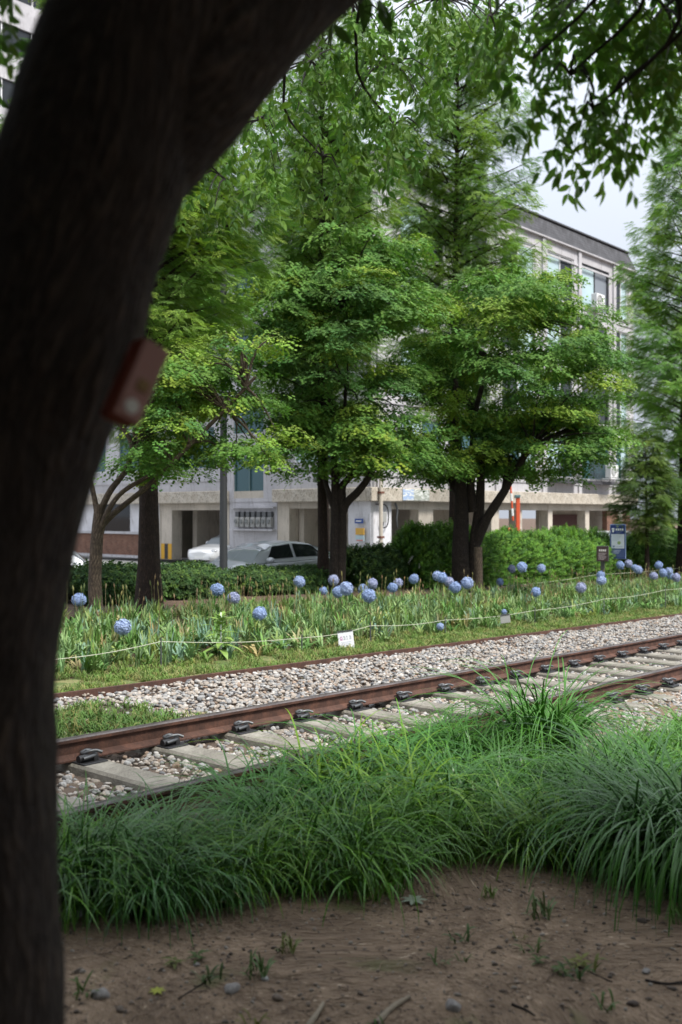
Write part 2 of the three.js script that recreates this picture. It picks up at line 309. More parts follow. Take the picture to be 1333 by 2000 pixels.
// stones
srand(5);
const stoneG = [0, 1, 2, 3, 4, 5].map((k) => {
  let g = new THREE.IcosahedronGeometry(1, k < 3 ? 2 : 1); g = mergeVertices((g.deleteAttribute('uv'), g.deleteAttribute('normal'), g), 1e-4);
  const P = g.attributes.position; for (let i = 0; i < P.count; i++) { const v = V(P.getX(i), P.getY(i), P.getZ(i)), n = 1 + 0.55 * fbm(v.x * 0.9 + k * 7, v.y * 0.9, v.z * 0.9 + k * 3, 3); v.multiplyScalar(n); for (const d of [V(.3, .9, .2), V(-.8, .1, .5), V(.6, -.2, -.7)]) { d.applyAxisAngle(UPV, k * 1.1).normalize(); const o = v.dot(d); if (o > 0.72) v.addScaledVector(d, (0.72 - o) * 0.8); } P.setXYZ(i, v.x, v.y, v.z); }
  g.computeVertexNormals(); const uv = new Float32Array(P.count * 2); for (let i = 0; i < P.count; i++) { uv[2 * i] = P.getX(i) * 0.05; uv[2 * i + 1] = (P.getZ(i) + P.getY(i) * .7) * 0.05; } g.setAttribute('uv', new THREE.BufferAttribute(uv, 2)); return g;
});
const stoneCol = () => { const k = rnd(), b = rr(0.8, 1.2); const c = k < 0.34 ? [0.40, 0.345, 0.29] : k < 0.62 ? [0.34, 0.335, 0.325] : k < 0.80 ? [0.50, 0.465, 0.42] : k < 0.90 ? [0.17, 0.17, 0.175] : k < 0.96 ? [0.37, 0.27, 0.20] : [0.62, 0.60, 0.57]; return c.map((x) => x * b); };
{
  const near = [], far = [[], [], []], vis = [];
  const sleeperAt = (s) => { const k = (s - 4.21) / 0.74; return Math.abs(k - Math.round(k)) * 0.74 < 0.125; };
  const N = 74000;
  for (let i = 0; i < N; i++) {
    const s = -2 + 36 * Math.pow(rnd(), 1.25), p = rr(2.95, 8.2); if (p < 3.5 && project(sp(s, p, 0))[0] < 1000) continue;
    if (Math.abs(p - RAILA) < 0.05 || Math.abs(p - RAILB) < 0.05) continue;
    const onTie = p > 3.85 && p < 6.2 && sleeperAt(s);
    if (onTie && rnd() > 0.012) continue;
    const grassy = p > 6.4 && p < 8.2 && s < 5.9 + 0.7 * fbm(p * 2, s, 1) && p < 7.6; if (grassy && rnd() > 0.12) continue;
    const r = rr(0.013, 0.028) * (rnd() < 0.08 ? 1.35 : 1), pile = fbm(s * 1.3, p * 1.3, 7, 3) * 0.05;
    const inner = p > RAILA && p < RAILB;
    const y = ground(s, p) - 0.006 + Math.max(-0.02, pile) + rnd() * (onTie ? 0 : 0.03) + (onTie ? headY(s) - 0.19 - ground(s, p) + r * 0.3 : 0) - (inner ? 0.02 : 0);
    const v = sp(s, p, y), o = { p: v, q: quat(rr(-.5, .5), rr(0, 6.28), rr(-.5, .5)), s: V(r * rr(.9, 1.35), r * rr(.55, .85), r * rr(.8, 1.1)), c: stoneCol() };
    const [px, py, d] = project(v);
    if (d > 3 && px > 100 && px < 1340 && py < 1600) vis.push([r / d * (inner || px < 420 ? 1.6 : 1), o]); else far[i % 3].push(o);
  }
  vis.sort((a, b) => b[0] - a[0]);
  const mats = Array.from({ length: 14 }, () => { const c = stoneCol(); return std({ map: stoneT, color: C(...c), roughness: 0.9 }); });
  vis.forEach(([, o], i) => { if (i < 300) near.push(o); else far[i % 3].push(o); });
  near.forEach((o, i) => { const m = part('stone', stoneG[i % 3], mats[i % 14], ballast); m.position.copy(o.p); m.quaternion.copy(o.q); m.scale.copy(o.s); });
  far.forEach((l, i) => instanced('gravel', stoneG[3 + i], M.stone, l, ballast));
}

// ------------------------------------------------------------------ leaf shapes
function tris(list) { const pos = []; for (const t of list) for (const v of t) pos.push(v.x, v.y, v.z); const g = new THREE.BufferGeometry(); g.setAttribute('position', new THREE.Float32BufferAttribute(pos, 3)); g.computeVertexNormals(); g.setAttribute('uv', new THREE.BufferAttribute(new Float32Array(pos.length / 3 * 2), 2)); return g; }
// one folded leaf along dir from base, side = across, up = face normal
function leafTris(base, dir, up, L, W, fold = 0.25, droop = 0.2) {
  const d = dir.clone().normalize(), s = d.clone().cross(up).normalize(), u = s.clone().cross(d).normalize();
  const P = (t, w) => base.clone().addScaledVector(d, L * t).addScaledVector(s, W * w).addScaledVector(u, Math.abs(w) * W * fold - droop * L * t * t);
  const A = P(0, 0), Bc = P(.35, 0), Cc = P(.7, 0), T = P(1, 0), L1 = P(.32, .5), L2 = P(.66, .38), R1 = P(.32, -.5), R2 = P(.66, -.38);
  return [[A, L1, Bc], [A, Bc, R1], [Bc, L1, L2], [Bc, L2, Cc], [Bc, Cc, R2], [Bc, R2, R1], [Cc, L2, T], [Cc, T, R2]];
}
function bladeTris(base, dir, up, L, W) { const d = dir.clone().normalize(), s = d.clone().cross(up).normalize(); const a = base.clone().addScaledVector(d, L * .45).addScaledVector(s, W * .5), b = base.clone().addScaledVector(d, L * .45).addScaledVector(s, -W * .5), t = base.clone().addScaledVector(d, L); return [[base, a, b], [a, t, b]]; }
// spray lies along +z, face +y
function zelkovaSpray(n, L, curve) {
  const T = []; let prev = null;
  for (let i = 0; i < n; i++) {
    const t = (i + 0.6 + rr(-.25, .25)) / n, c = V(Math.sin(t * 2.5 + curve) * .03 + rr(-.006, .006), -0.09 * t * t, L * t), sd = (i % 2 ? 1 : -1) * (rnd() < .12 ? -1 : 1), l = (0.042 + 0.03 * Math.sin(t * 2.6)) * rr(.65, 1.25);
    if (prev) T.push(...bladeTris(prev, c.clone().sub(prev), UPV, c.distanceTo(prev) * 1.2, 0.004)); prev = c;
    if (rnd() < .1) continue;
    T.push(...leafTris(c, V(sd * rr(.5, 1.2), rr(-1.1, .15), rr(.2, 1.1)), V(rr(-.7, .7), 1, rr(-.7, .7)), l, l * rr(.36, .46), rr(.1, .35), rr(.05, .35)));
  }
  T.push(...leafTris(prev, V(rr(-.4, .4), -.5, 1), UPV, .06, .026));
  return tris(T);
}
function mapleSpray() {
  const T = [];
  for (let i = 0; i < 11; i++) {
    const c = V(rr(-.16, .16), rr(-.03, .035), rr(-.02, .30)), yaw = rr(-1.2, 1.2), l = rr(.055, .085), up = V(rr(-.4, .4), 1, rr(-.4, .4));
    for (const a of [-1.05, -.5, 0, .5, 1.05]) { const q = 1 - Math.abs(a) * .32; T.push(bladeTris(c, V(Math.sin(yaw + a), -.25, Math.cos(yaw + a)), up, l * q, l * .36)[0].map((v) => v), bladeTris(c, V(Math.sin(yaw + a), -.25, Math.cos(yaw + a)), up, l * q, l * .36)[1]); }
  }
  return tris(T);
}
function featherSpray() {
  const T = [], L = 0.34;
  for (let k = 0; k < 3; k++) {
    const ax = V((k - 1) * .55, k === 1 ? .05 : -.05, 1).normalize(), o = V((k - 1) * .03, 0, k === 1 ? .06 : 0), LL = L * (k === 1 ? 1 : .75);
    for (let i = 0; i < 9; i++) for (const sd of [-1, 1]) { const t = (i + .5) / 9, c = o.clone().addScaledVector(ax, LL * t); c.y -= .06 * t * t; const l = .075 * Math.sin(.5 + t * 2.4); T.push(...bladeTris(c, V(sd * .9, rr(-.35, .1), .55).addScaledVector(ax, .3), V(rr(-.2, .2), 1, 0), l, .02)); }
  }
  return tris(T);
}
function shrubSpray() {
  const T = []; for (let i = 0; i < 12; i++) { const t = i / 12, a = i * 2.4, c = V(0, 0, .16 * t); T.push(...leafTris(c, V(Math.cos(a) * .9, Math.sin(a) * .9, .55), V(-Math.cos(a) * .5, -Math.sin(a) * .5, 1), rr(.04, .06), .03, .15, .1)); } return tris(T);
}
srand(31); const zelG = [zelkovaSpray(9, .24, 0), zelkovaSpray(7, .19, 1.5), zelkovaSpray(11, .30, 3)]; const mapG = [mapleSpray(), mapleSpray()]; const feaG = featherSpray(); const shrG = shrubSpray();
const vary = (c, v = 0.18, h = 0.12) => { const b = 1 + rr(-v, v), k = rr(-h, h); return [c[0] * b * (1 + k), c[1] * b, c[2] * b * (1 - k)]; };

// ------------------------------------------------------------------ background buildings
const apartment = thing('apartment_building', 'pale grey concrete apartment block on pillars with a dark tiled mansard roof', 'building', onGround(725, 38), 47.46 * Math.PI / 180);
apartment.position.y = LOT;
{
  const A = apartment, LR = 21.8, LL = 22, y0 = 2.61, y1 = 3.14, yt = 15.3;
  const left = new THREE.Matrix4().makeRotationY(-Math.PI / 2).setPosition(0, 0, -LL);   // face-local x runs from the far end to the corner, z outwards
  const toFace = (g, L) => { if (L) { g = g.clone(); g.applyMatrix4(left); } return g; };
  const floors = [3.9, 6.75, 9.6, 12.5];
  const rWin = []; for (const f of floors) for (const [a, b] of [[1.8, 4.6], [5.4, 8.0], [9.0, 11.8], [12.9, 15.4], [16.2, 19.05], [19.7, 21.2]]) rWin.push([a, b, f, f + (f === 3.9 ? 2.1 : 2.25)]);
  const lWin = []; for (const f of floors) for (const [a, b] of [[LL - 4.2, LL - 1.4], [LL - 12, LL - 9.2], [LL - 16.4, LL - 13.6], [LL - 20.6, LL - 17.6]]) lWin.push([a, b, f + 0.3, f + 2.1]);
  const stair = [[LL - 7.9, LL - 6.0, 2.8, 4.6], [LL - 7.9, LL - 6.0, 5.6, 7.2], [LL - 7.9, LL - 6.0, 8.4, 10.0], [LL - 7.9, LL - 6.0, 11.2, 12.8]];
  const rect = ([a, b, c, d]) => [[a, c], [b, c], [b, d], [a, d]];
  const rw = extrude([[0, y1 - .02], [LR, y1 - .02], [LR, yt], [0, yt]], .25, 0, rWin.map(rect)); rw.translate(0, 0, -.25);
  part('wall', boxUV(rw), M.wall, A);
  const lw = extrude([[0, y1 - .02], [LL - 8.2, y1 - .02], [LL - 8.2, 2.64], [LL - 5.2, 2.64], [LL - 5.2, y1 - .02], [LL - .001, y1 - .02], [LL - .001, yt], [0, yt]], .25, 0, [...lWin, ...stair].map(rect)); lw.translate(0, 0, -.25);
  part('wall', toFace(boxUV(lw), true), M.wall, A);
  part('wall', bx(.2, LR, y1, yt, -LL, -LL + .3), M.wall, A); part('wall', bx(LR - .3, LR, y1, yt, -LL + .3, -.25), M.wall, A);
  part('floor_slab', bx(.02, LR - .02, y0 + .05, y1 - .03, -LL + .02, -.02), M.beige, A);
  // floors inside, so that rooms are dark
  for (const f of [6.1, 8.95, 11.8]) part('floor_slab', bx(.3, LR - .35, f, f + .2, -LL + .35, -.3), M.beige, A);
  part('floor_slab', bx(.3, LR - .35, yt - .25, yt - .05, -LL + .35, -.3), M.beige, A);
  // weathered band
  part('cornice', bx(-.28, LR, y0, y1, .001, .28, .03), M.band, A);
  part('cornice', toFace(bx(LL - 5.2, LL - .001, y0, y1, .001, .28, .03), true), M.band, A);
  part('cornice', toFace(bx(0, LL - 8.2, y0, y1, .001, .28, .03), true), M.band, A);
  // thin ledge lines and panel joints proud of the wall
  for (const f of [...floors, yt - .5]) { part('ledge', bx(0, LR, f - .32, f - .22, .001, .05), M.wall, A); part('ledge', toFace(bx(0, LL - 8.3, f - .32, f - .22, .001, .05), true), M.wall, A); }
  for (const x of [.3, 4.95, 8.4, 12.35, 15.75, 19.4]) part('pilaster', bx(x, x + .28, y1, yt, .001, .09), M.wall, A);
  // windows
  const win = (w, L, k) => {
    const [a, b, c, d] = w, teal = L || c < 6, fm = teal ? (k % 3 ? M.frameTeal : M.frameWhite) : (k % 4 === 2 ? M.frameDark : M.frameWhite), t = .06, n = 2;
    const fr = part('window', toFace(merge([bx(a, b, c, c + t, -.17, -.05), bx(a, b, d - t, d, -.17, -.05), bx(a, a + t, c + t, d - t, -.17, -.05), bx(b - t, b, c + t, d - t, -.17, -.05), ...(n === 2 ? [bx((a + b) / 2 - .03, (a + b) / 2 + .03, c + t, d - t, -.16, -.06)] : [])]), L), fm, A);
    for (let i = 0; i < n; i++) { const x0 = a + t + (b - a - 2 * t) * i / n, x1 = a + t + (b - a - 2 * t) * (i + 1) / n; part('pane', toFace(bx(x0 + .005, x1 - .005, c + t, d - t, -.125 - .02 * i, -.11 - .02 * i), L), !L && k === 22 ? (i ? M.glassGrey : M.glassPale) : (k + i) % 3 === 0 ? M.glassPale : teal ? M.glassTeal : M.glassDark, fr); }
    if (!L) part('sill', bx(a - .06, b + .06, c - .09, c - .001, -.2, .07), M.wall, fr);
  };
  rWin.forEach((w, k) => win(w, false, k)); lWin.forEach((w, k) => win(w, true, k));
  stair.forEach((w, k) => win(w, true, k % 2 ? 1 : 4));
  // balcony railings on the first floor
  for (const [a, b] of [[16.2, 19.05], [12.9, 15.4]]) {
    const bars = [bx(a, b, 4.85, 4.91, .42, .47), bx(a, b, 3.72, 3.78, .42, .47)]; for (let x = a; x <= b; x += .13) bars.push(bx(x, x + .025, 3.78, 4.85, .43, .455));
    bars.push(bx(a, b, 3.62, 3.71, .0, .5)); part('balcony_railing', merge(bars), M.frameDark, A);
  }
  // mansard roof
  const mans = (x0, x1, z0, z1) => { const i = .22, h = 1.0, o = .14; const b = [V(x0 - o, 0, z1 + o), V(x1 + o, 0, z1 + o), V(x1 + o, 0, z0 - o), V(x0 - o, 0, z0 - o)], t = [V(x0 + i, h, z1 - i), V(x1 - i, h, z1 - i), V(x1 - i, h, z0 + i), V(x0 + i, h, z0 + i)]; const T = []; for (let k = 0; k < 4; k++) { const j = (k + 1) % 4; T.push([b[k], b[j], t[j]], [b[k], t[j], t[k]]); } T.push([t[0], t[1], t[2]], [t[0], t[2], t[3]]); const g = tris(T); g.translate(0, yt, 0); return boxUV(g); };
  const roof = part('roof', mans(0, LR, -LL, 0), M.roof, A);
  part('eaves', merge([bx(-.16, LR + .16, yt - .06, yt + .01, -.1, .16), bx(-.16, -.02, yt - .06, yt + .01, -LL, -.11)]), M.wall, roof);
  part('ridge_cap', bx(.1, LR - .1, yt + .985, yt + 1.06, -.36, -.12), M.frameDark, roof);
  // ground floor, right side
  const col = (x0, x1, z0 = -.5, z1 = -.04, m = M.beige) => part('pillar', bx(x0, x1, 0, y0 + .049, z0, z1), m, A);
  part('wall', bx(.03, 1.28, 0, y0 + .049, -1.2, -.05), M.whitePanel, A);
  col(3.0, 3.95); col(8.2, 8.8); col(10.3, 10.7); col(13.0, 13.4); col(16.6, 17); col(20.2, 20.6);
  part('beam', merge([bx(1.281, 2.999, 2.3, y0 + .045, -.4, -.06), bx(3.951, 8.199, 2.3, y0 + .045, -.4, -.06), bx(8.801, 21.5, 2.3, y0 + .045, -.4, -.06)].map((g) => g)), M.beige, A);
  part('wall', bx(8.9, 14.6, 0, 2.66, -4.2, -4), M.beige, A); part('wall', bx(14.6, 21.7, 0, 2.66, -1.7, -1.5), M.beige, A);
  part('garage_shutter', bx(15.2, 18.3, .7, 2.1, -1.49, -1.42), std({ color: C(0.10, 0.045, 0.04), roughness: 0.7 }), A);
  part('brick_wall', bx(19.0, 21.6, 0, 2.3, -.38, -.1), M.brick, A);
  part('wall', bx(1.3, 21.6, 0, 2.66, -12.3, -12), M.beige, A);
  // ground floor, left side (t counts from the corner)
  const lf = (t0, t1, ya, yb, z0, z1, m, name) => part(name, toFace(bx(LL - t1, LL - t0, ya, yb, z0, z1), true), m, A);
  lf(4.5, 5.19, 0, y0 + .049, -.6, -.05, M.beige, 'pillar'); lf(1.29, 5.2, 2.35, y0 + .045, -.4, -.07, M.beige, 'beam');
  lf(1.21, 4.49, 0, 2.66, -2.6, -2.4, M.beige, 'wall'); lf(4.2, 4.49, 0, 2.6, -2.39, -.61, M.beige, 'wall');
  lf(5.2, 8.2, 0, 2.64, -.5, -.03, M.wall, 'wall');
  lf(8.25, 8.75, 0, y0 + .049, -.6, -.05, M.beige, 'pillar');
  lf(8.76, 13.2, 2.3, y0 + .045, -.4, -.07, M.beige, 'beam');
  const sp1 = lf(12.3, 13.1, 0, y0 + .049, -.65, -.06, M.beige, 'pillar');
  const stripes = (parent, f) => { for (let i = 0; i < 3; i++) part('stripe', f(i), i % 2 ? M.black : M.yellow, parent); };
  stripes(sp1, (i) => toFace(bx(LL - 13.1 + i * .267, LL - 13.1 + (i + 1) * .267 - .001, .02, .74, -.058, -.045), true));
  const sp2 = lf(.9, 1.2, 0, .75, -.048, .05, M.yellow, 'corner_guard'); part('stripe', toFace(bx(LL - 1.0, LL - .88, .02, .74, .051, .06), true), M.black, sp2);
  lf(8.76, 13.2, 0, 1.15, -3.3, -3.0, M.brick, 'brick_wall'); lf(8.76, 13.2, 1.151, 1.27, -3.4, -2.95, M.wall, 'ledge'); lf(8.76, 10.3, 1.271, 2.66, -3.3, -3.05, M.glassDark, 'window'); lf(10.31, 13.2, 1.271, 2.66, -3.3, -3.02, M.whitePanel, 'wall');
  lf(13.3, 21.9, .12, 1.15, -.5, -.06, M.brick, 'brick_wall'); lf(13.3, 21.9, 0, .119, -.5, .05, M.wall, 'plinth'); lf(13.3, 21.9, 1.151, 1.27, -.6, .03, M.wall, 'ledge');
  lf(13.3, 15.6, 1.271, 2.66, -.5, -.08, M.whitePanel, 'wall'); lf(15.61, 18.2, 1.271, 2.66, -.5, -.2, M.glassDark, 'window'); lf(18.21, 21.9, 1.271, 2.66, -.5, -.08, M.whitePanel, 'wall');
  lf(13.2, 13.29, 0, 2.64, -6, -.1, M.beige, 'wall');
  // downpipe with brackets near the corner
  const pipe = part('downpipe', new THREE.CylinderGeometry(.075, .075, 4.4, 10).translate(.15, 2.2, .37), M.beige, A);
  part('bracket', merge([bx(.04, .26, 1.2, 1.28, .27, .46), bx(.04, .26, 2.9, 2.98, .27, .46)]), std({ color: C(.15, .06, .04), roughness: .9 }), pipe);
  // cables and meter on the corner wall
  part('cable', sweep(smooth([V(.2, 2.5, .06), V(.8, 2.45, .08), V(.95, 2.1, .08), V(.85, 1.65, .08), V(.6, 1.6, .08), V(.5, 1.8, .07)], 24), taper(.025, .025, 25), 6), M.black, A);
  part('junction_box', bx(.55, .85, 1.8, 2.2, -.049, .08, .02), M.grey, A);
  part('cable', sweep(smooth([V(1.4, 2.55, .05), V(1.5, 2.3, .07), V(1.45, 1.9, .08), V(1.55, 1.6, .05)], 16), taper(.05, .03, 17), 6), M.darkMetal, A);
}
// small notices on the corner wall, meters, air conditioners: things fixed to the building
const bTurn = apartment.rotation.y;
const onB = (x, y, z) => apartment.localToWorld(V(x, y, z)); apartment.updateMatrixWorld(true);
{
  const sign = (t, y, w, h, m, name, label) => { const g = new RoundedBoxGeometry(.03, h, w, 1, .005); const o = thing(name, label, 'sign', onB(-.07, y, -t), bTurn); part('board', g, m, o); return o; };
  const s1 = sign(.55, 1.85, .42, .18, std({ color: C(.03, .08, .30), roughness: .6 }), 'address_plate', 'small blue plate on the corner wall above a yellow notice');
  part('lettering', new THREE.BoxGeometry(.006, .05, .28).translate(-.02, 0, 0), M.white, s1);
  const s2 = sign(.5, 1.45, .44, .26, std({ color: C(.62, .36, .06), roughness: .6 }), 'notice_board', 'yellow notice with a pale lower half on the corner wall');
  part('lower_sheet', new THREE.BoxGeometry(.03, .22, .42).translate(0, -.26, 0), std({ color: C(.42, .55, .60), roughness: .7 }), s2); part('red_line', new THREE.BoxGeometry(.006, .04, .34).translate(-.019, -.34, 0), std({ color: C(.6, .2, .16) }), s2);
  const banner = single('banner', new RoundedBoxGeometry(1.7, .44, .03, 1, .005).translate(0, 0, 0), std({ map: tex(128, (u, v) => { const b = tn(u, v, 9, 4) > 0.05; return b ? [.85, .86, .84] : u < .4 ? [.60, .68, .80] : [.62, .64, .60]; }, true, 1), roughness: .6 }), 'torn pale banner on the band above the dark garage opening', 'banner', onB(2.4, 2.88, .30)); banner.rotation.y = bTurn;
  for (let i = 0; i < 7; i++) {
    const o = thing('electric_meter', ['first', 'second', 'third', 'fourth', 'fifth', 'sixth', 'seventh'][i] + ' grey electric meter on the wall, counted from the beige pillar', 'meter', onB(-.06, 1.75, -(5.5 + i * .34)), bTurn, 'row of grey electric meters');
    part('case', new RoundedBoxGeometry(.18, .42, .26, 2, .04).translate(-.03, .02, 0), M.grey, o); part('dial', new THREE.CylinderGeometry(.09, .09, .05, 12).rotateZ(Math.PI / 2).translate(-.14, .06, 0), std({ color: C(.16, .17, .17), roughness: .25 }), o); part('terminal_cover', new THREE.BoxGeometry(.12, .22, .22).translate(-.01, .36, 0), M.darkMetal, o);
  }
  const shelf = single('meter_shelf', merge([bx(-.22, 0, 0, .06, -1.35, 1.35), bx(-.16, 0, .95, 1.0, -1.35, 1.35)]), M.wall, 'thin concrete shelf under the row of meters', 'shelf', onB(.0, 1.42, -6.6)); shelf.rotation.y = bTurn;
  const acG = new RoundedBoxGeometry(.85, .62, .32, 2, .03);
  for (const [x, y, z, label] of [[17.2, 12.95, .35, 'white air conditioner outside the top floor window below the roof'], [17.9, 4.3, .75, 'white air conditioner on the low balcony railing above the hedge'], [20.3, 4.2, .4, 'white air conditioner beside the balcony window near the conifer']]) {
    const o = thing('air_conditioner', label, 'air conditioner', onB(x, y, z), bTurn, 'air conditioner units on the facade');
    part('casing', acG, M.white, o); part('fan_grille', new THREE.TorusGeometry(.22, .03, 6, 20).translate(-.12, 0, .165), M.grey, o); part('fan', new THREE.CylinderGeometry(.2, .2, .02, 18).rotateX(Math.PI / 2).translate(-.12, 0, .158), std({ color: C(.35, .36, .35), roughness: .6 }), o);
    part('bracket', merge([bx(-.5, .5, -.40, -.35, -.35, .2), bx(-.45, -.4, -.7, -.4, -.35, -.3), bx(.4, .45, -.7, -.4, -.35, -.3), bx(-.5, -.46, -.34, .3, .16, .2)]), M.frameWhite, o);
  }
}
// tall block far behind, at the top corner of the picture
{
  const T = thing('tower_block', 'tall pale grey block with a band of dark windows behind the leaning trunk', 'building', V(-24, LOT, -54), 47.5 * Math.PI / 180);
  const H = 42, W = 14;
  const rows = []; for (let i = 0; i < 12; i++) rows.push([[.2, 3.0 + i * 3.3], [W - .4, 3.0 + i * 3.3], [W - .4, 4.7 + i * 3.3], [.2, 4.7 + i * 3.3]]);
  const w = extrude([[0, 0], [W, 0], [W, H], [0, H]], .3, 0, rows); w.translate(0, 0, -.3); part('wall', boxUV(w), M.wall, T);
  part('wall', bx(0, .3, 0, H, -12, -.3), M.wall, T); part('wall', bx(W - .3, W, 0, H, -12, -.3), M.wall, T); part('wall', bx(.3, W - .3, 0, H, -12, -11.7), M.wall, T); part('roof', bx(-.1, W + .1, H, H + .3, -12.1, .1), M.wall, T);
  rows.forEach((r, i) => { const f = part('window', bx(.2, W - .4, r[0][1], r[2][1], -.2, -.15), M.glassDark, T); for (let x = 2; x < W - 1; x += 2) part('mullion', bx(x, x + .08, r[0][1], r[2][1], -.149, -.08), M.frameWhite, f); });
}

// ------------------------------------------------------------------ cars
function makeCar(paint, label, group, pos, turn, opt = {}) {
  const L = opt.L || 4.6, H = opt.H || 1.45, W = 0.9, T = thing('parked_car', label, 'car', pos, turn, group), k = H / 1.45;
  // local x: front (-) to rear (+), y up, z across
  const ip = (tab, x) => { for (let i = 1; i < tab.length; i++) if (x <= tab[i][0]) { const t = (x - tab[i - 1][0]) / (tab[i][0] - tab[i - 1][0]), q = t * t * (3 - 2 * t); return lerp(tab[i - 1][1], tab[i][1], opt.lin ? t : q); } return tab[tab.length - 1][1]; };
  const belt = [[0, .60], [.12, .72], [.6, .83], [1.3, .94], [2.4, .97], [3.8, 1.02], [4.35, 1.03], [4.55, .92], [4.6, .7]].map(([a, b]) => [a * L / 4.6, b * k]);
  const wid = [[0, .62], [.15, .78], [.5, .87], [1.2, .9], [3.4, .9], [4.2, .86], [4.5, .78], [4.6, .68]].map(([a, b]) => [a * L / 4.6, b]);
  const bot = [[0, .32], [.25, .22], [4.3, .24], [4.6, .4]].map(([a, b]) => [a * L / 4.6, b]);
  const bodyPts = (x) => { const w = ip(wid, x), b = ip(belt, x), o = ip(bot, x); return [[0, o], [w * .8, o], [w * .97, o + .1], [w, lerp(o, b, .45)], [w * .985, lerp(o, b, .72)], [w * .95, b - .05], [w * .86, b], [w * .5, b + .03], [0, b + .04]]; };
  const loft = (xs, fn) => { const pos = [], idx = []; let N = 0; xs.forEach((x) => { const h = fn(x), ring = [...h.map(([a, y]) => [a, y]), ...h.slice(1, -1).reverse().map(([a, y]) => [-a, y])]; N = ring.length; ring.forEach(([z, y]) => pos.push(x - L / 2, y, z)); });
    for (let i = 0; i < xs.length - 1; i++) for (let j = 0; j < N; j++) { const a = i * N + j, b = i * N + (j + 1) % N; idx.push(a, a + N, b, b, a + N, b + N); }
    for (let j = 1; j < N - 1; j++) { idx.push(0, j, j + 1); const e = (xs.length - 1) * N; idx.push(e, e + j + 1, e + j); }
    const g = new THREE.BufferGeometry(); g.setAttribute('position', new THREE.Float32BufferAttribute(pos, 3)); g.setIndex(idx); return toCreasedNormals(g, 0.7); };
  part('body', loft(steps(0, L, 34), bodyPts), paint, T);
  const roof = (opt.suv ? [[1.25, .94], [1.9, 1.36], [2.3, 1.44], [3.6, 1.44], [4.3, 1.36], [4.5, 1.03]] : [[1.2, .93], [1.75, 1.27], [2.15, 1.40], [2.7, 1.45], [3.15, 1.42], [3.6, 1.30], [4.2, 1.03]]).map(([a, b]) => [a * L / 4.6, b * k]);
  const xa = roof[0][0], xb = roof[roof.length - 1][0];
  const cab = (x, t, o = 0) => { const zr = ip(roof, x), bb = ip(belt, x) - .02, wb = ip(wid, x) * .93, wr = lerp(wb, .60, clamp((zr - bb) / (.45 * k), 0, 1)); const q = t < .5 ? [lerp(wb, wr, t * 2), lerp(bb, Math.max(bb, zr - .05), t * 2)] : [wr * Math.cos((t - .5) * Math.PI), lerp(Math.max(bb, zr - .05), zr, Math.sin((t - .5) * Math.PI))]; return [q[0] + o * (t < .6 ? 1 : .2), q[1] + o * (t > .4 ? 1 : .3)]; };
  part('cabin', loft(steps(xa, xb, 26), (x) => [[0, ip(belt, x) - .1], ...[0, .12, .25, .38, .5, .62, .75, .87, 1].map((t) => cab(x, t))]), paint, T);
  const patch = (x0, x1, t0, t1, sides, o = .012, cut) => { const T2 = []; for (const sd of sides) for (let i = 0; i < 12; i++) for (let j = 0; j < 6; j++) { const f = (u, v) => { const vv = lerp(t0, t1, v), x = cut ? lerp(cut(vv)[0], cut(vv)[1], u) : lerp(x0, x1, u); const [z, y] = cab(x, vv, o); return V(x - L / 2, y, z * sd); }; const a = f(i / 12, j / 6), b = f((i + 1) / 12, j / 6), c = f((i + 1) / 12, (j + 1) / 6), d = f(i / 12, (j + 1) / 6); T2.push([a, b, c], [a, c, d]); } return toCreasedNormals(mergeVertices(tris(T2), 1e-4), .6); };
  const fx = (x) => x * L / 4.6;
  part('windshield', patch(fx(1.28), fx(2.05), .52, 1, [1, -1]), opt.wind || M.carGlassPaintedSky, T);
  for (const sd of [1, -1]) { part('side_window', patch(0, 0, .1, .46, [sd], .012, (v) => [fx(lerp(1.75, 2.05, (v - .1) / .36)), fx(2.62)]), M.carDark, T); part('side_window', patch(0, 0, .1, .46, [sd], .012, (v) => [fx(2.70), fx(lerp(3.75, 3.35, (v - .1) / .36))]), M.carDark, T); }
  part('rear_window', patch(fx(3.35), fx(4.0), .55, 1, [1, -1]), M.carGlassPaintedSky, T);
  for (const x of [.85, 3.65]) for (const sd of [1, -1]) {
    const w = part('wheel', new THREE.CylinderGeometry(.38, .38, .06, 20).rotateX(Math.PI / 2).translate(0, 0, 0), M.black, T); w.position.set(fx(x) - L / 2, .36, sd * .87);
    part('tyre', new THREE.TorusGeometry(.25, .075, 8, 22).translate(0, 0, sd * .02), M.rubber, w); part('rim', lathe([[0, .05], [.1, .05], [.19, .03], [.2, 0]], 18).rotateX(sd * Math.PI / 2), M.chrome, w);
  }
  for (const sd of [1, -1]) {
    const hl = new THREE.SphereGeometry(1, 14, 10); hl.scale(.20, .07, .16); part('headlight', hl.rotateY(sd * .5).translate(.28 - L / 2, .70 * k, sd * .62), M.lens, T);
    const mr = new THREE.SphereGeometry(1, 12, 8); mr.scale(.09, .075, .12); part('wing_mirror', mr.translate(fx(1.75) - L / 2, 1.0 * k, sd * .98), paint, T);
    part('tail_light', new RoundedBoxGeometry(.08, .13, .3, 2, .03).translate(L / 2 - .06, .85 * k, sd * .6), std({ color: C(.3, .01, .01), roughness: .2 }), T);
    for (const x of [2.45, 3.35]) part('door_handle', new RoundedBoxGeometry(.18, .03, .04, 1, .01).translate(fx(x) - L / 2, .86 * k, sd * .9), M.chrome, T);
  }
  const gr = part('grille', new RoundedBoxGeometry(.06, .17, .75, 2, .03).translate(.06 - L / 2, .55 * k, 0), M.black, T); part('grille_frame', new THREE.TorusGeometry(.5, .02, 6, 24).scale(.8, .22, 1).rotateY(Math.PI / 2).translate(.035 - L / 2, .56 * k, 0), M.chrome, gr);
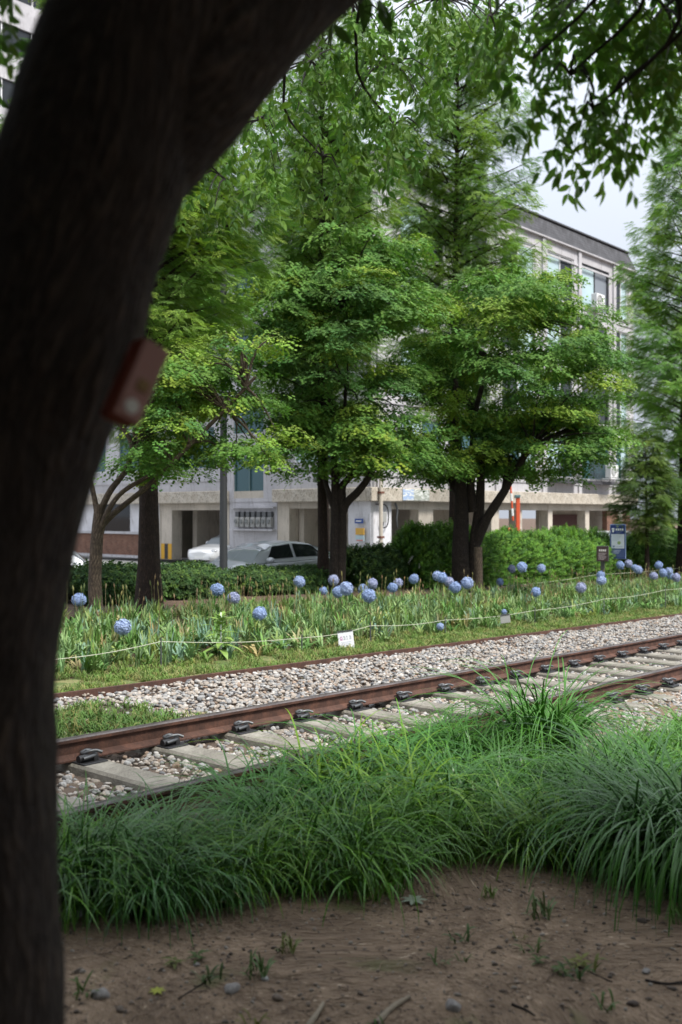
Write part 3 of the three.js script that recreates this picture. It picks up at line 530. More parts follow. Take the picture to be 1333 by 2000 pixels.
  part('number_plate', new THREE.BoxGeometry(.02, .11, .5).translate(-.0 - L / 2, .42 * k, 0), M.white, T);
  part('bumper_intake', new RoundedBoxGeometry(.08, .1, 1.1, 2, .03).translate(.10 - L / 2, .30, 0), M.black, T);
  return T;
}
M.carGlassPaintedSky = phy({ color: C(.30, .33, .35), roughness: .04, clearcoat: 1 }); M.carDark = std({ color: C(.012, .014, .015), roughness: .05 }); M.lens = phy({ color: C(.5, .52, .55), roughness: .1, clearcoat: 1 });  // front and rear car glass: bright sky reflection painted into the pale base colour
const silver = phy({ color: C(.50, .52, .55), metalness: .35, roughness: .32, clearcoat: .8, clearcoatRoughness: .06 }), whiteP = phy({ color: C(.66, .67, .68), roughness: .3, clearcoat: .8, clearcoatRoughness: .06 }), greyP = phy({ color: C(.30, .31, .33), metalness: .4, roughness: .35, clearcoat: .8 });
const onLot = (px, d) => { const v = onGround(px, d); v.y = lotY(toS(v.x, d)); return v; };
makeCar(silver, 'silver sedan parked behind the grey lamp post, windshield towards the track', 'cars in the parking lot', onLot(515, 25.0), 0.74);
makeCar(whiteP, 'white car parked under the building near the striped pillar', 'cars in the parking lot', onLot(455, 45), 1.0);
makeCar(silver, 'silver car whose headlight shows beside the leaning dark trunk', 'cars in the parking lot', onLot(90, 22.5), Math.PI + 0.25, { });
makeCar(whiteP, 'white car mostly hidden behind the hedge near the orange post', 'cars in the parking lot', onLot(930, 30.5), 0.75);
makeCar(whiteP, 'white van roof showing above the hedge beside the blue sign', 'cars in the parking lot', onLot(1180, 40), 0.9, { H: 1.8, suv: true });

// ------------------------------------------------------------------ parking barrier, lamp post, signs, post
{
  const b = onLot(1012, 33), T = thing('parking_barrier', 'orange parking barrier post with a raised boom behind the hedge', 'barrier', b);
  part('post', new RoundedBoxGeometry(.125, 2.75, .125, 2, .02).translate(0, 1.38, 0), M.orange, T); part('cap', new RoundedBoxGeometry(.18, .1, .18, 2, .02).translate(-.02, 2.8, 0), M.frameTeal, T);
  const bar = part('boom', sweep([V(-.18, 2.0, .1), V(-.33, 4.2, .1)], [.036, .03], 8), M.orange, T);
  for (let i = 0; i < 2; i++) part('white_band', sweep([V(-.19 - i * .034, 2.15 + i * .5, .1), V(-.206 - i * .034, 2.4 + i * .5, .1)], [.039, .039], 8), M.white, bar);
  const rf = new RoundedBoxGeometry(.22, .42, .08, 2, .03); rf.rotateZ(.3); part('reflector', rf.translate(-.28, 1.55, .12), std({ color: C(.75, .12, .09), roughness: .5 }), T);
  part('arm', sweep([V(-.24, 1.4, .1), V(-.08, .9, .06)], [.05, .05], 8), M.white, T);
}
{
  const b = onGround(437, 21.3), T = thing('lamp_post', 'dark grey round lamp post standing in front of the silver sedan', 'lamp post', b);
  part('pole', sweep(steps(0, 1, 8).map((t) => V(0, t * 7.3, 0)), taper(.088, .06, 9), 14), M.poleGrey, T); part('base', lathe([[.0, 0], [.17, 0], [.17, .04], [.11, .07], [.1, .3], [.09, .32]], 18), M.poleGrey, T);
  const arm = part('arm', sweep(smooth([V(0, 7.2, 0), V(-.3, 7.55, 0), V(-.75, 7.65, .0)], 10), taper(.04, .03, 11), 8), M.poleGrey, T);
  part('lamp_head', new RoundedBoxGeometry(.62, .1, .28, 3, .04).translate(-.85, 7.63, 0), M.grey, arm);
}
function canvasTex(w, h, fn) { const c = document.createElement('canvas'); c.width = w; c.height = h; fn(c.getContext('2d'), w, h); const t = new THREE.CanvasTexture(c); t.colorSpace = THREE.SRGBColorSpace; return t; }
{
  const b = onP(1207, 13.6); const d = -b.z, k = d / F, T = thing('information_sign', 'tall blue and white information board on a short post before the hedge', 'sign', b, -.45);
  const y1 = EYE + (HZ - 1025) * k - b.y, y0 = EYE + (HZ - 1091) * k - b.y, w = 28 * k;
  const face = canvasTex(256, 600, (g, w, h) => {
    g.fillStyle = '#2c3f86'; g.fillRect(0, 0, w, h); g.fillStyle = '#dfe4f0'; g.fillRect(14, 165, w - 28, 255);
    g.fillStyle = '#ffffff'; g.fillRect(24, 60, 44, 24); g.fillRect(30, 92, 34, 40); for (let i = 0; i < 4; i++) g.fillRect(92 + i * 36, 66, 26, 36);
    g.fillStyle = '#8e9bc0'; for (let i = 0; i < 3; i++) g.fillRect(92, 116 + i * 12, 120 - i * 20, 5);
    g.fillStyle = '#9bb27a'; g.beginPath(); g.arc(150, 320, 30, 0, 7); g.fill(); g.fillStyle = '#b9c3da'; for (let i = 0; i < 5; i++) g.fillRect(30, 190 + i * 22, 170 - i * 18, 7); g.fillStyle = '#7d8db9'; g.fillRect(40, 370, 36, 30); g.fillRect(100, 385, 110, 6);
    g.fillStyle = '#4f5f8e'; g.fillRect(14, 432, w - 28, 150); g.fillStyle = '#c8d0e4'; for (let i = 0; i < 4; i++) g.fillRect(30, 448 + i * 18, 150 - i * 12, 7); g.fillStyle = '#8fae6a'; g.beginPath(); g.arc(70, 545, 26, 0, 7); g.fill();
  });
  part('board', new RoundedBoxGeometry(w + .04, y1 - y0 + .04, .08, 2, .02).translate(0, (y0 + y1) / 2, -.045), std({ color: C(.30, .40, .62), roughness: .5 }), T);
  part('printed_face', new THREE.PlaneGeometry(w, y1 - y0).translate(0, (y0 + y1) / 2, .0), std({ map: face, roughness: .5 }), T);
  part('post', bx(-.1, .1, -.05, y0 + .02, -.08, -.02), M.darkMetal, T);
}
{
  const b = onP(1177, 13.0), d = -b.z, k = d / F, T = thing('plant_sign', 'small dark brown plant sign with white lines beside the tall board', 'sign', b, -.45);
  const y1 = EYE + (HZ - 1067) * k - b.y, y0 = EYE + (HZ - 1096) * k - b.y, w = 22 * k;
  const face = canvasTex(128, 170, (g, w, h) => { g.fillStyle = '#4a3a3c'; g.fillRect(0, 0, w, h); g.fillStyle = '#e9e4e2'; for (let i = 0; i < 4; i++) g.fillRect(26 + i * 21, 34, 15, 24); g.fillStyle = '#b9aeb0'; for (let i = 0; i < 6; i++) g.fillRect(20, 76 + i * 14, 90 - (i % 3) * 12, 6); });
  part('board', new RoundedBoxGeometry(w + .02, y1 - y0 + .02, .05, 1, .01).translate(0, (y0 + y1) / 2, -.03), M.darkMetal, T);
  part('printed_face', new THREE.PlaneGeometry(w, y1 - y0).translate(0, (y0 + y1) / 2, .0), std({ map: face, roughness: .6 }), T);
  part('post', bx(-.06, .06, -.05, y0 + .01, -.07, -.02), M.darkMetal, T);
}
single('support_post', sweep([V(0, -.1, 0), V(0.01, .5, 0), V(0, 1.15, 0)], [.11, .1, .095], 12, .08), M.barkPale, 'short weathered grey post leaning against the double maple trunk', 'post', onGround(934, 23.3));

// ------------------------------------------------------------------ trees
const maple = (o) => {
  srand(o.seed);
  const base = onGround(o.px, o.d), T = thing(o.name, o.label, 'tree', base, 0, o.group), d = o.d, k = d / F;
  const loc = (px, py, dz = 0) => { const v = at(px, py, d + dz); return v.sub(base); };
  const stems = o.stems.map((st) => limb(st.map(([x, y, r, z]) => loc(x, y, z || 0)), st[0][2] * k, st[st.length - 1][2] * k, 14, 10, .1));
  part('trunk', merge(stems), o.bark, T);
  const list = [[], []], br = [];
  const forks = o.forks.map(([x, y, z]) => loc(x, y, z || 0));
  for (const [cx, cy, rx, ry, n, flat] of o.crowns) for (let i = 0; i < n; i++) {
    let u; do { u = V(rr(-1, 1), rr(-1, 1), rr(-1, 1)); } while (u.length() > 1 || u.length() < (o.hollow ?? .45));
    if (u.y < -.75) u.y = -.75 + rr(-.05, .1);
    const c = loc(cx + u.x * rx, cy - u.y * ry); c.z += u.z * rx * k;
    let fk = forks[0]; for (const f of forks) if (f.distanceTo(c) < fk.distanceTo(c)) fk = f;
    const mid = fk.clone().lerp(c, .55); mid.y += .12; mid.x += rr(-.1, .1);
    if (i % 2 === 0 || o.airy) br.push(limb([fk, mid, c.clone()], .028 * (o.twig || 1), .006, 6, 4, .1));
    const out = V(c.x - loc(cx, cy).x, 0, c.z - loc(cx, cy).z); if (out.lengthSq() < .01) out.set(rr(-1, 1), 0, rr(-1, 1)); out.normalize();
    const R = rr(.38, .72) * (o.pad || 1), tone = rnd(), m = Math.round(o.sprays * R * R / .3);
    const col = tone < o.yellow ? [.23, .35, .04] : tone < .8 ? [.125, .26, .036] : [.085, .20, .035];
    for (let j = 0; j < m; j++) {
      const a = rr(0, 6.283), q = Math.sqrt(rnd()) * R, dir = V(Math.cos(a), 0, Math.sin(a));
      const p = c.clone().addScaledVector(dir, q * .85).addScaledVector(out, q * .35 * rnd()); p.y += rr(-.24, .2) * R - .36 * q * q / R;
      const f = dir.clone().multiplyScalar(.8).addScaledVector(out, .5); f.y = -.1 - .55 * q / R + rr(-.45, .45);
      list[j & 1].push({ p, q: aimUp(f, rr(-.45, .45)), s: rr(.75, 1.2) * (o.leaf || .85), c: vary(col.map((x) => x * 1.18), .24, .16) });
    }
  }
  part('branches', merge(br), o.bark, T);
  list.forEach((l, i) => instanced('crown', mapG[i], M.leaf, l, T));
  return T;
};
maple({ name: 'maple_tree', seed: 11, label: 'slim maple with yellow green leaves and a grey trunk beside the leaning trunk', group: 'maples along the railway garden', px: 190, d: 15, bark: M.barkPale, yellow: .5, sprays: 58, leaf: .58, airy: true, pad: .8, hollow: .25,
  stems: [[[190, 1214, 14], [186, 1130, 11], [190, 1050, 11], [196, 985, 11]], [[190, 1000, 6], [182, 960, 4], [168, 900, 4], [160, 800, 3]], [[196, 1000, 7], [215, 960, 6], [245, 920, 5], [262, 870, 4, .1], [270, 820, 4, .2]], [[197, 1030, 7], [215, 1010, 5], [245, 985, 4], [300, 940, 3.5, -.2], [370, 870, 3.2, -.2], [440, 800, 3, -.2], [500, 735, 3, -.2]], [[262, 880, 6], [250, 850, 4], [225, 820, 3]], [[198, 1040, 6], [206, 1010, 5, -.1], [235, 965, 5, -.2], [290, 930, 4, -.3]]],
  forks: [[262, 850, 0], [370, 865, -.2], [440, 800, -.2], [330, 900, -.2], [480, 755, -.2]], crowns: [[400, 800, 135, 110, 34], [350, 720, 80, 70, 16], [520, 870, 60, 50, 5], [500, 650, 70, 28, 6], [320, 890, 120, 35, 8]] });
maple({ name: 'maple_tree', seed: 12, label: 'multi stemmed green maple between the lamp post and the double maple trunk', group: 'maples along the railway garden', px: 662, d: 22, bark: M.barkDark, yellow: .22, sprays: 42, pad: 1.0,
  stems: [[[655, 1160, 12], [655, 1080, 9], [656, 1000, 8], [655, 940, 9], [652, 880, 7], [650, 780, 5]], [[663, 1160, 11], [668, 1060, 9], [672, 990, 8], [700, 960, 8, -.2], [725, 925, 6, -.3], [745, 880, 5, -.4]], [[670, 1000, 9], [669, 950, 7], [685, 930, 6, .2], [705, 890, 5, .3], [725, 800, 4, .4]], [[658, 1010, 7], [650, 985, 5], [640, 955, 5], [625, 900, 4, .2]], [[655, 940, 6], [668, 920, 5], [672, 860, 4], [676, 740, 3]]],
  forks: [[655, 800], [680, 760], [730, 880, -.3], [625, 880, .2], [650, 880], [660, 600], [720, 780, .3]], crowns: [[665, 640, 165, 225, 92], [640, 850, 130, 70, 26], [740, 850, 110, 75, 24], [560, 740, 80, 120, 18], [520, 590, 90, 90, 16], [760, 480, 70, 70, 10]] });
maple({ name: 'maple_tree', seed: 13, label: 'broad dense maple with a dark double trunk beside the tall hedge', group: 'maples along the railway garden', px: 908, d: 24, bark: M.barkDark, yellow: .25, sprays: 44, pad: 1.1,
  stems: [[[903, 1165, 20], [900, 1080, 16], [902, 1000, 13], [899, 930, 10], [893, 850, 8], [890, 740, 5]], [[926, 1160, 13], [928, 1060, 9], [938, 980, 8], [940, 920, 8], [950, 850, 6]], [[930, 1060, 11], [950, 1015, 8, -.2], [985, 960, 7.5, -.4], [1010, 915, 6, -.5], [1040, 870, 5, -.6]], [[925, 1000, 10], [920, 960, 9], [922, 900, 7], [930, 800, 6], [960, 700, 4]], [[985, 960, 6, -.4], [990, 925, 5, -.3], [1000, 890, 4, -.2]], [[905, 980, 8], [885, 945, 6, .2], [872, 900, 5, .3]]],
  forks: [[895, 840], [930, 800], [960, 700], [1010, 900, -.4], [1040, 870, -.6], [870, 880, .2], [950, 820, .2], [990, 620]], crowns: [[1000, 690, 190, 185, 105], [1010, 560, 100, 60, 16], [900, 860, 120, 80, 30], [1080, 850, 130, 80, 32], [1150, 760, 70, 100, 12], [840, 680, 60, 90, 8]] });

const conifer = (o) => {
  srand(o.seed);
  const base = onGround(o.px, o.d), T = thing(o.name || 'metasequoia_tree', o.label, 'tree', base, 0, 'tall feathery conifers'), H = o.H, r0 = o.r;
  const pts = steps(0, 1, 14).map((t) => V(Math.sin(t * 3 + o.seed) * .05 * H * .1, t * H - .1, Math.cos(t * 2.4) * .03));
  part('trunk', sweep(pts, steps(0, 1, 14).map((t) => r0 * (1 - t * .92) + r0 * .5 * Math.exp(-t * H / .55)), 14, .12, 2.2, o.seed), M.barkCedar, T);
  const br = [], list = [];
  const n = o.n;
  for (let i = 0; i < n; i++) {
    const t = Math.pow((i + rnd()) / n, o.pow || .9), h = lerp(o.h0, H * .985, t), prof = o.w * Math.min(1, (.25 + 2.2 * (h - o.h0) / H + .2)) * Math.pow(1 - (h - o.h0) / (H - o.h0 + .01), o.cone || .5) + .12;
    const a = i * 2.39996 + rr(-.4, .4), L = prof * rr(.62, 1.08), up = o.up ?? .42;
    const root = V(0, h, 0), dir = V(Math.cos(a), 0, Math.sin(a)), tip = root.clone().addScaledVector(dir, L); tip.y += L * (up + rr(-.15, .15));
    const mid = root.clone().addScaledVector(dir, L * .5); mid.y += L * up * .62;
    const cv = new THREE.QuadraticBezierCurve3(root, mid, tip);
    br.push(sweep(cv.getPoints(5), taper(.012 + .012 * L, .004, 6), 4));
    const m = Math.max(5, Math.round(o.dens * L * (0.6 + 0.4 * L)));
    const tone = rnd(), col = tone < .35 ? [.24, .38, .04] : tone < .75 ? [.175, .325, .04] : [.12, .25, .04];
    for (let j = 0; j < m; j++) {
      const q = lerp(.12, 1.03, Math.pow(rnd(), .75)), c = cv.getPoint(Math.min(1, q)); const sd = rr(-1, 1), wdt = (.12 + .30 * L * (1 - Math.abs(q - .55))) * .55;
      const side = V(-dir.z, 0, dir.x); c.addScaledVector(side, sd * wdt); c.y += rr(-.34, .14) - Math.abs(sd) * wdt * .25;
      const f = dir.clone().addScaledVector(side, sd * 1.1); f.y = rr(-.75, .2);
      list.push({ p: c, q: aimUp(f, rr(-.6, .6)), s: rr(.65, 1.1) * (o.scale || 1), c: vary(col.map((x) => x * (o.tone || 1)), .2, .12) });
    }
  }
  part('branches', merge(br), M.barkCedar, T); instanced('crown', feaG, M.leaf, list, T);
};
conifer({ px: 287, d: 16.5, H: 12.5, r: .18, h0: 3.0, w: 2.6, n: 180, dens: 32, seed: 21, label: 'thick reddish brown metasequoia trunk with feathery foliage beside the slim maple' });
conifer({ px: 633, d: 22.6, H: 15, r: .12, h0: 4.4, w: 2.0, n: 150, dens: 27, seed: 22, label: 'straight dark metasequoia rising beside the multi stemmed maple' });
conifer({ px: 893, d: 28, H: 16.2, r: .17, h0: 4.4, w: 2.8, n: 185, dens: 26, seed: 23, cone: .4, label: 'tall metasequoia with bare lower trunk showing above the broad maple' });
conifer({ px: 1338, d: 35, H: 18.5, r: .2, h0: 1.4, w: 3.6, n: 210, dens: 28, seed: 24, cone: .85, scale: 1.2, tone: 1.3, label: 'tall broad metasequoia at the frame edge behind the big shrub' });
conifer({ px: 10, d: 23, H: 11.4, r: .17, h0: 3, w: 2.4, n: 130, dens: 30, seed: 25, label: 'bright green metasequoia behind the leaning trunk below the tower block' });
conifer({ name: 'yew_tree', px: 1262, d: 33, H: 4.8, r: .08, h0: 1.5, w: 1.3, n: 60, dens: 46, seed: 26, up: .12, tone: .6, label: 'low dark conifer with flat branches beside the blue information board' });
conifer({ px: 640, d: 34, H: 16, r: .15, h0: 4, w: 2.8, n: 160, dens: 26, seed: 29, scale: 1.15, label: 'pale metasequoia at the back between the maples and the apartment block' });
conifer({ px: 292, d: 28, H: 15, r: .15, h0: 4, w: 3.4, n: 170, dens: 26, seed: 31, scale: 1.15, label: 'pale metasequoia at the back behind the thick reddish trunk' });

// ------------------------------------------------------------------ hedges and shrubs
function shrub(name, label, category, px0, px1, p, h, depth, n, colr, sd, opt = {}) {
  srand(sd);
  const a = onP(px0, p), b = onP(px1, p), c = a.clone().add(b).multiplyScalar(.5); c.y = gAt(c.x, -c.z);
  const T = thing(name, label, category, c, 0, opt.group), list = [], st = [], ax = b.clone().sub(a); const len = ax.length(); ax.normalize(); const nrm = sp(0, 1).normalize();
  for (let i = 0; i < n; i++) {
    const u = rr(-.5, .5), endr = Math.sqrt(Math.max(0, 1 - Math.pow(Math.abs(u) * 2, opt.endPow || 6)));
    const th = rr(-.35, Math.PI + .35), lump = 1 + .42 * fbm(u * len * 1.1 + sd, Math.cos(th) * 1.1, Math.sin(th) * 1.3, 3), r = lump * (rnd() < .72 ? rr(.86, 1.04) : rr(.4, .9));
    const y = clamp(Math.sin(th), -.05, 1), hh = h * (.45 + .55 * endr);
    const pos = ax.clone().multiplyScalar(u * len).addScaledVector(nrm, -Math.cos(th) * depth * r * (.6 + .4 * endr)); const g0 = gAt(c.x + pos.x, -(c.z + pos.z)) - c.y;
    pos.y = (toP(c.x + pos.x, -(c.z + pos.z)) > 15.2 ? 0 : g0) + .08 + Math.pow(Math.max(0, y), .7) * hh * r;
    const f = nrm.clone().multiplyScalar(-Math.cos(th)).addScaledVector(ax, rr(-.6, .6)); f.y = Math.sin(th) * .9 + rr(-.1, .5);
    list.push({ p: pos, q: aim(f, rr(0, 6.28)), s: rr(.8, 1.35) * (opt.scale || 1), c: vary(rnd() < (opt.young ?? .3) ? colr[0] : colr[1], .25, .15) });
  }
  for (let i = 0; i < Math.max(3, len * 3); i++) { const p0 = ax.clone().multiplyScalar(rr(-.46, .46) * len).addScaledVector(nrm, rr(-.3, .3) * depth); p0.y = gAt(c.x + p0.x, -(c.z + p0.z)) - c.y - .05; if (toP(c.x + p0.x, -(c.z + p0.z)) > 15.2) p0.y = 0; const p1 = p0.clone().add(V(rr(-.15, .15), h * .75, rr(-.15, .15))); st.push(limb([p0, p0.clone().lerp(p1, .5).add(V(rr(-.06, .06), 0, 0)), p1], .018, .006, 4, 5)); }
  part('stems', merge(st), M.barkDark, T); instanced('foliage', shrG, M.leaf, list, T);
  if (opt.flowers) { const fl = []; for (let i = 0; i < opt.flowers; i++) { const o = list[(rnd() * list.length) | 0]; fl.push({ p: o.p.clone().add(V(0, .06, .06)), q: quat(rr(0, 3), rr(0, 3), 0), s: rr(.5, .9) * 1.3 }); } instanced('blossoms', shrG, std({ color: C(.72, .72, .70), roughness: .8, side: THREE.DoubleSide }), fl, T); }
  return T;
}
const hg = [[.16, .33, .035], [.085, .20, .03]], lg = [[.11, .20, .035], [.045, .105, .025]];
shrub('hedge', 'tall clipped bright green hedge behind the small plant sign', 'hedge', 815, 1196, 14.5, 1.32, .8, 15000, hg, 41, { young: .62, endPow: 10 });
shrub('garden_shrub', 'big rounded green shrub beside the blue information board', 'shrub', 1218, 1370, 14.4, 1.35, 1.0, 10000, hg, 42, { scale: 1.2 });
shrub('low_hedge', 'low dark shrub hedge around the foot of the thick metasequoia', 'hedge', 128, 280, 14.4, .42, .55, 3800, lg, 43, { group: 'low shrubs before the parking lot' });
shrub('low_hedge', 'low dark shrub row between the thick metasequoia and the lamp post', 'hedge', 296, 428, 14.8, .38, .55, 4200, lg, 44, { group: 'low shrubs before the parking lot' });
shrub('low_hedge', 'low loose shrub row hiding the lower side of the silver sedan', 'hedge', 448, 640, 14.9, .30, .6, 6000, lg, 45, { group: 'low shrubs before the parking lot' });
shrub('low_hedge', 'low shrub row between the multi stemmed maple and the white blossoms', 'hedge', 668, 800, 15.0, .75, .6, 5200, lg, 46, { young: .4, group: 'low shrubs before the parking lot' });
shrub('flowering_shrub', 'leafy shrub dotted with white blossoms in front of the dark garage', 'shrub', 782, 885, 14.6, 1.35, .7, 6000, hg, 47, { endPow: 4, flowers: 34, young: .6 });

// ------------------------------------------------------------------ flower bed
function strapClump(n, L0, L1, W, stiff) {
  const T = []; for (let i = 0; i < n; i++) { const a = rr(0, 6.28), L = rr(L0, L1), lean = rr(.1, .55) / stiff, d = V(Math.cos(a), 0, Math.sin(a)), s = V(-d.z, 0, d.x), b = V(rr(-.04, .04), 0, rr(-.04, .04)); let prev = null; const bend = rr(.2, 1.5) / stiff;
    for (let k = 0; k <= 5; k++) { const t = k / 5, ang = lean + bend * t * t, c = k ? prev.c.clone().addScaledVector(d, Math.sin(ang) * L / 5).add(V(0, Math.cos(ang) * L / 5, 0)) : b, w = W * (k === 5 ? .1 : (.75 + .5 * Math.sin(t * 2.6))) * .5; const l = c.clone().addScaledVector(s, w), r = c.clone().addScaledVector(s, -w); if (prev) T.push([prev.l, prev.r, l], [prev.r, r, l]); prev = { c, l, r }; } } return mergeVertices((() => { const g = tris(T); g.deleteAttribute('normal'); g.deleteAttribute('uv'); return g; })(), 1e-5);
}
const fin = (g) => { g.computeVertexNormals(); g.setAttribute('uv', new THREE.BufferAttribute(new Float32Array(g.attributes.position.count * 2), 2)); return g; };
{
  srand(61);
  const G = [fin(strapClump(11, .22, .42, .026, 1)), fin(strapClump(9, .28, .5, .018, 1.8)), fin(strapClump(12, .15, .32, .034, .8))];
  const lists = [[], [], []], bed = new THREE.Group(); bed.name = 'flower_bed_foliage'; bed.userData = { kind: 'stuff', label: 'strap leaved green foliage filling the flower bed', category: 'foliage' }; scene.add(bed);
  for (let i = 0; i < 4600; i++) { const s = rr(3, 38), p = 9.15 + 3.1 * Math.pow(rnd(), .9); if (fbm(s * .9, p * .9, 4) < -.22) continue; const tone = rnd(), c = tone < .42 ? [.20, .30, .12] : tone < .72 ? [.12, .24, .055] : tone < .86 ? [.22, .29, .08] : tone < .90 ? [.36, .31, .15] : [.19, .30, .20]; const k = (rnd() * 3) | 0; lists[k].push({ p: sp(s, p, ground(s, p) - .01), q: quat(rr(-.15, .15), rr(0, 6.28), rr(-.15, .15)), s: rr(.55, .98), c: vary(c.map((x) => x * 1.1), .25, .1) }); }
  lists.forEach((l, i) => instanced('strap_leaves', G[i], M.bed, l, bed));
  const stalk = merge([sweep([V(0, 0, 0), V(.01, .3, 0), V(.0, .6, .01)], [.005, .004, .003], 4), lathe([[0, .58], [.012, .6], [.014, .63], [.006, .66], [0, .68]], 6)]);
  const sl = []; for (let i = 0; i < 700; i++) { const s = rr(3, 36), p = rr(9.4, 12.5), t = rnd(); sl.push({ p: sp(s, p, ground(s, p)), q: quat(rr(-.16, .16), rr(0, 6), rr(-.16, .16)), s: rr(.6, 1.05), c: vary(t < .5 ? [.26, .25, .10] : t < .8 ? [.16, .20, .07] : [.33, .24, .13], .2, .1) }); }
  instanced('seed_stalks', stalk, M.bed, sl, bed);
  // verge grass
  const tuft = fin(strapClump(14, .05, .13, .006, .9)), vl = []; for (let i = 0; i < 15000; i++) { const s = rr(2, 34), p = rr(8.27, 9.6); if (fbm(s * 1.4, p * 1.4, 9) < -.12 + (p - 8.6) * -.1) continue; vl.push({ p: sp(s, p, ground(s, p) - .005), q: quat(0, rr(0, 6.28), 0), s: rr(.5, 1.0), c: vary(rnd() < .3 ? [.28, .27, .10] : [.14, .23, .045], .25, .12) }); }
  // grass patch in the gravel by the far rail
  for (let i = 0; i < 2600; i++) { const s = rr(2, 6.6), p = rr(6.05, 7.6); if (s > 5.9 + .7 * fbm(p * 2, s, 1) || fbm(s * 2, p * 2, 3) < -.15) continue; vl.push({ p: sp(s, p, ground(s, p)), q: quat(0, rr(0, 6.28), 0), s: rr(.6, 1.25), c: vary(rnd() < .25 ? [.25, .26, .09] : [.12, .22, .045], .25, .12) }); }
  const vg = instanced('verge_grass', tuft, M.bed, vl, scene); vg.userData.label = 'short trodden grass along the gravel edge'; vg.userData.category = 'grass';
  // the bold light green plant
  const LG = []; const pl = onP(432, 9.28), bp = thing('broadleaf_plant', 'bold light green broad leaved plant at the front rope of the bed', 'plant', pl);
  bp.scale.setScalar(1.3); const leafG = []; for (let i = 0; i < 26; i++) { const a = i * 2.4, up = 1 - i / 26; leafG.push(tris(leafTris(V(0, .06 + up * .34, 0), V(Math.cos(a), -.1 + up * 1.4, Math.sin(a)), UPV, rr(.17, .26) * (1.05 - up * .4), .075, .2, .5))); }
  leafG.forEach((g) => part('leaf', g, std({ color: C(.17, .27, .055), roughness: .55, side: THREE.DoubleSide }), bp)); part('stem', sweep([V(0, -.03, 0), V(0, .45, 0)], [.012, .006], 6), M.bed, bp);
  const b2 = thing('broadleaf_plant', 'pale plant with two broad upright leaves below the plant sign', 'plant', onP(1148, 9.6)); for (let i = 0; i < 5; i++) { const a = i * 1.3 + .3; part('leaf', tris(leafTris(V(0, 0, 0), V(Math.cos(a) * .7, .9, Math.sin(a) * .5), V(-Math.cos(a), .4, .3), .42, .12, .2, .15)), std({ color: C(.15, .24, .05), roughness: .5, side: THREE.DoubleSide }), b2); }
}
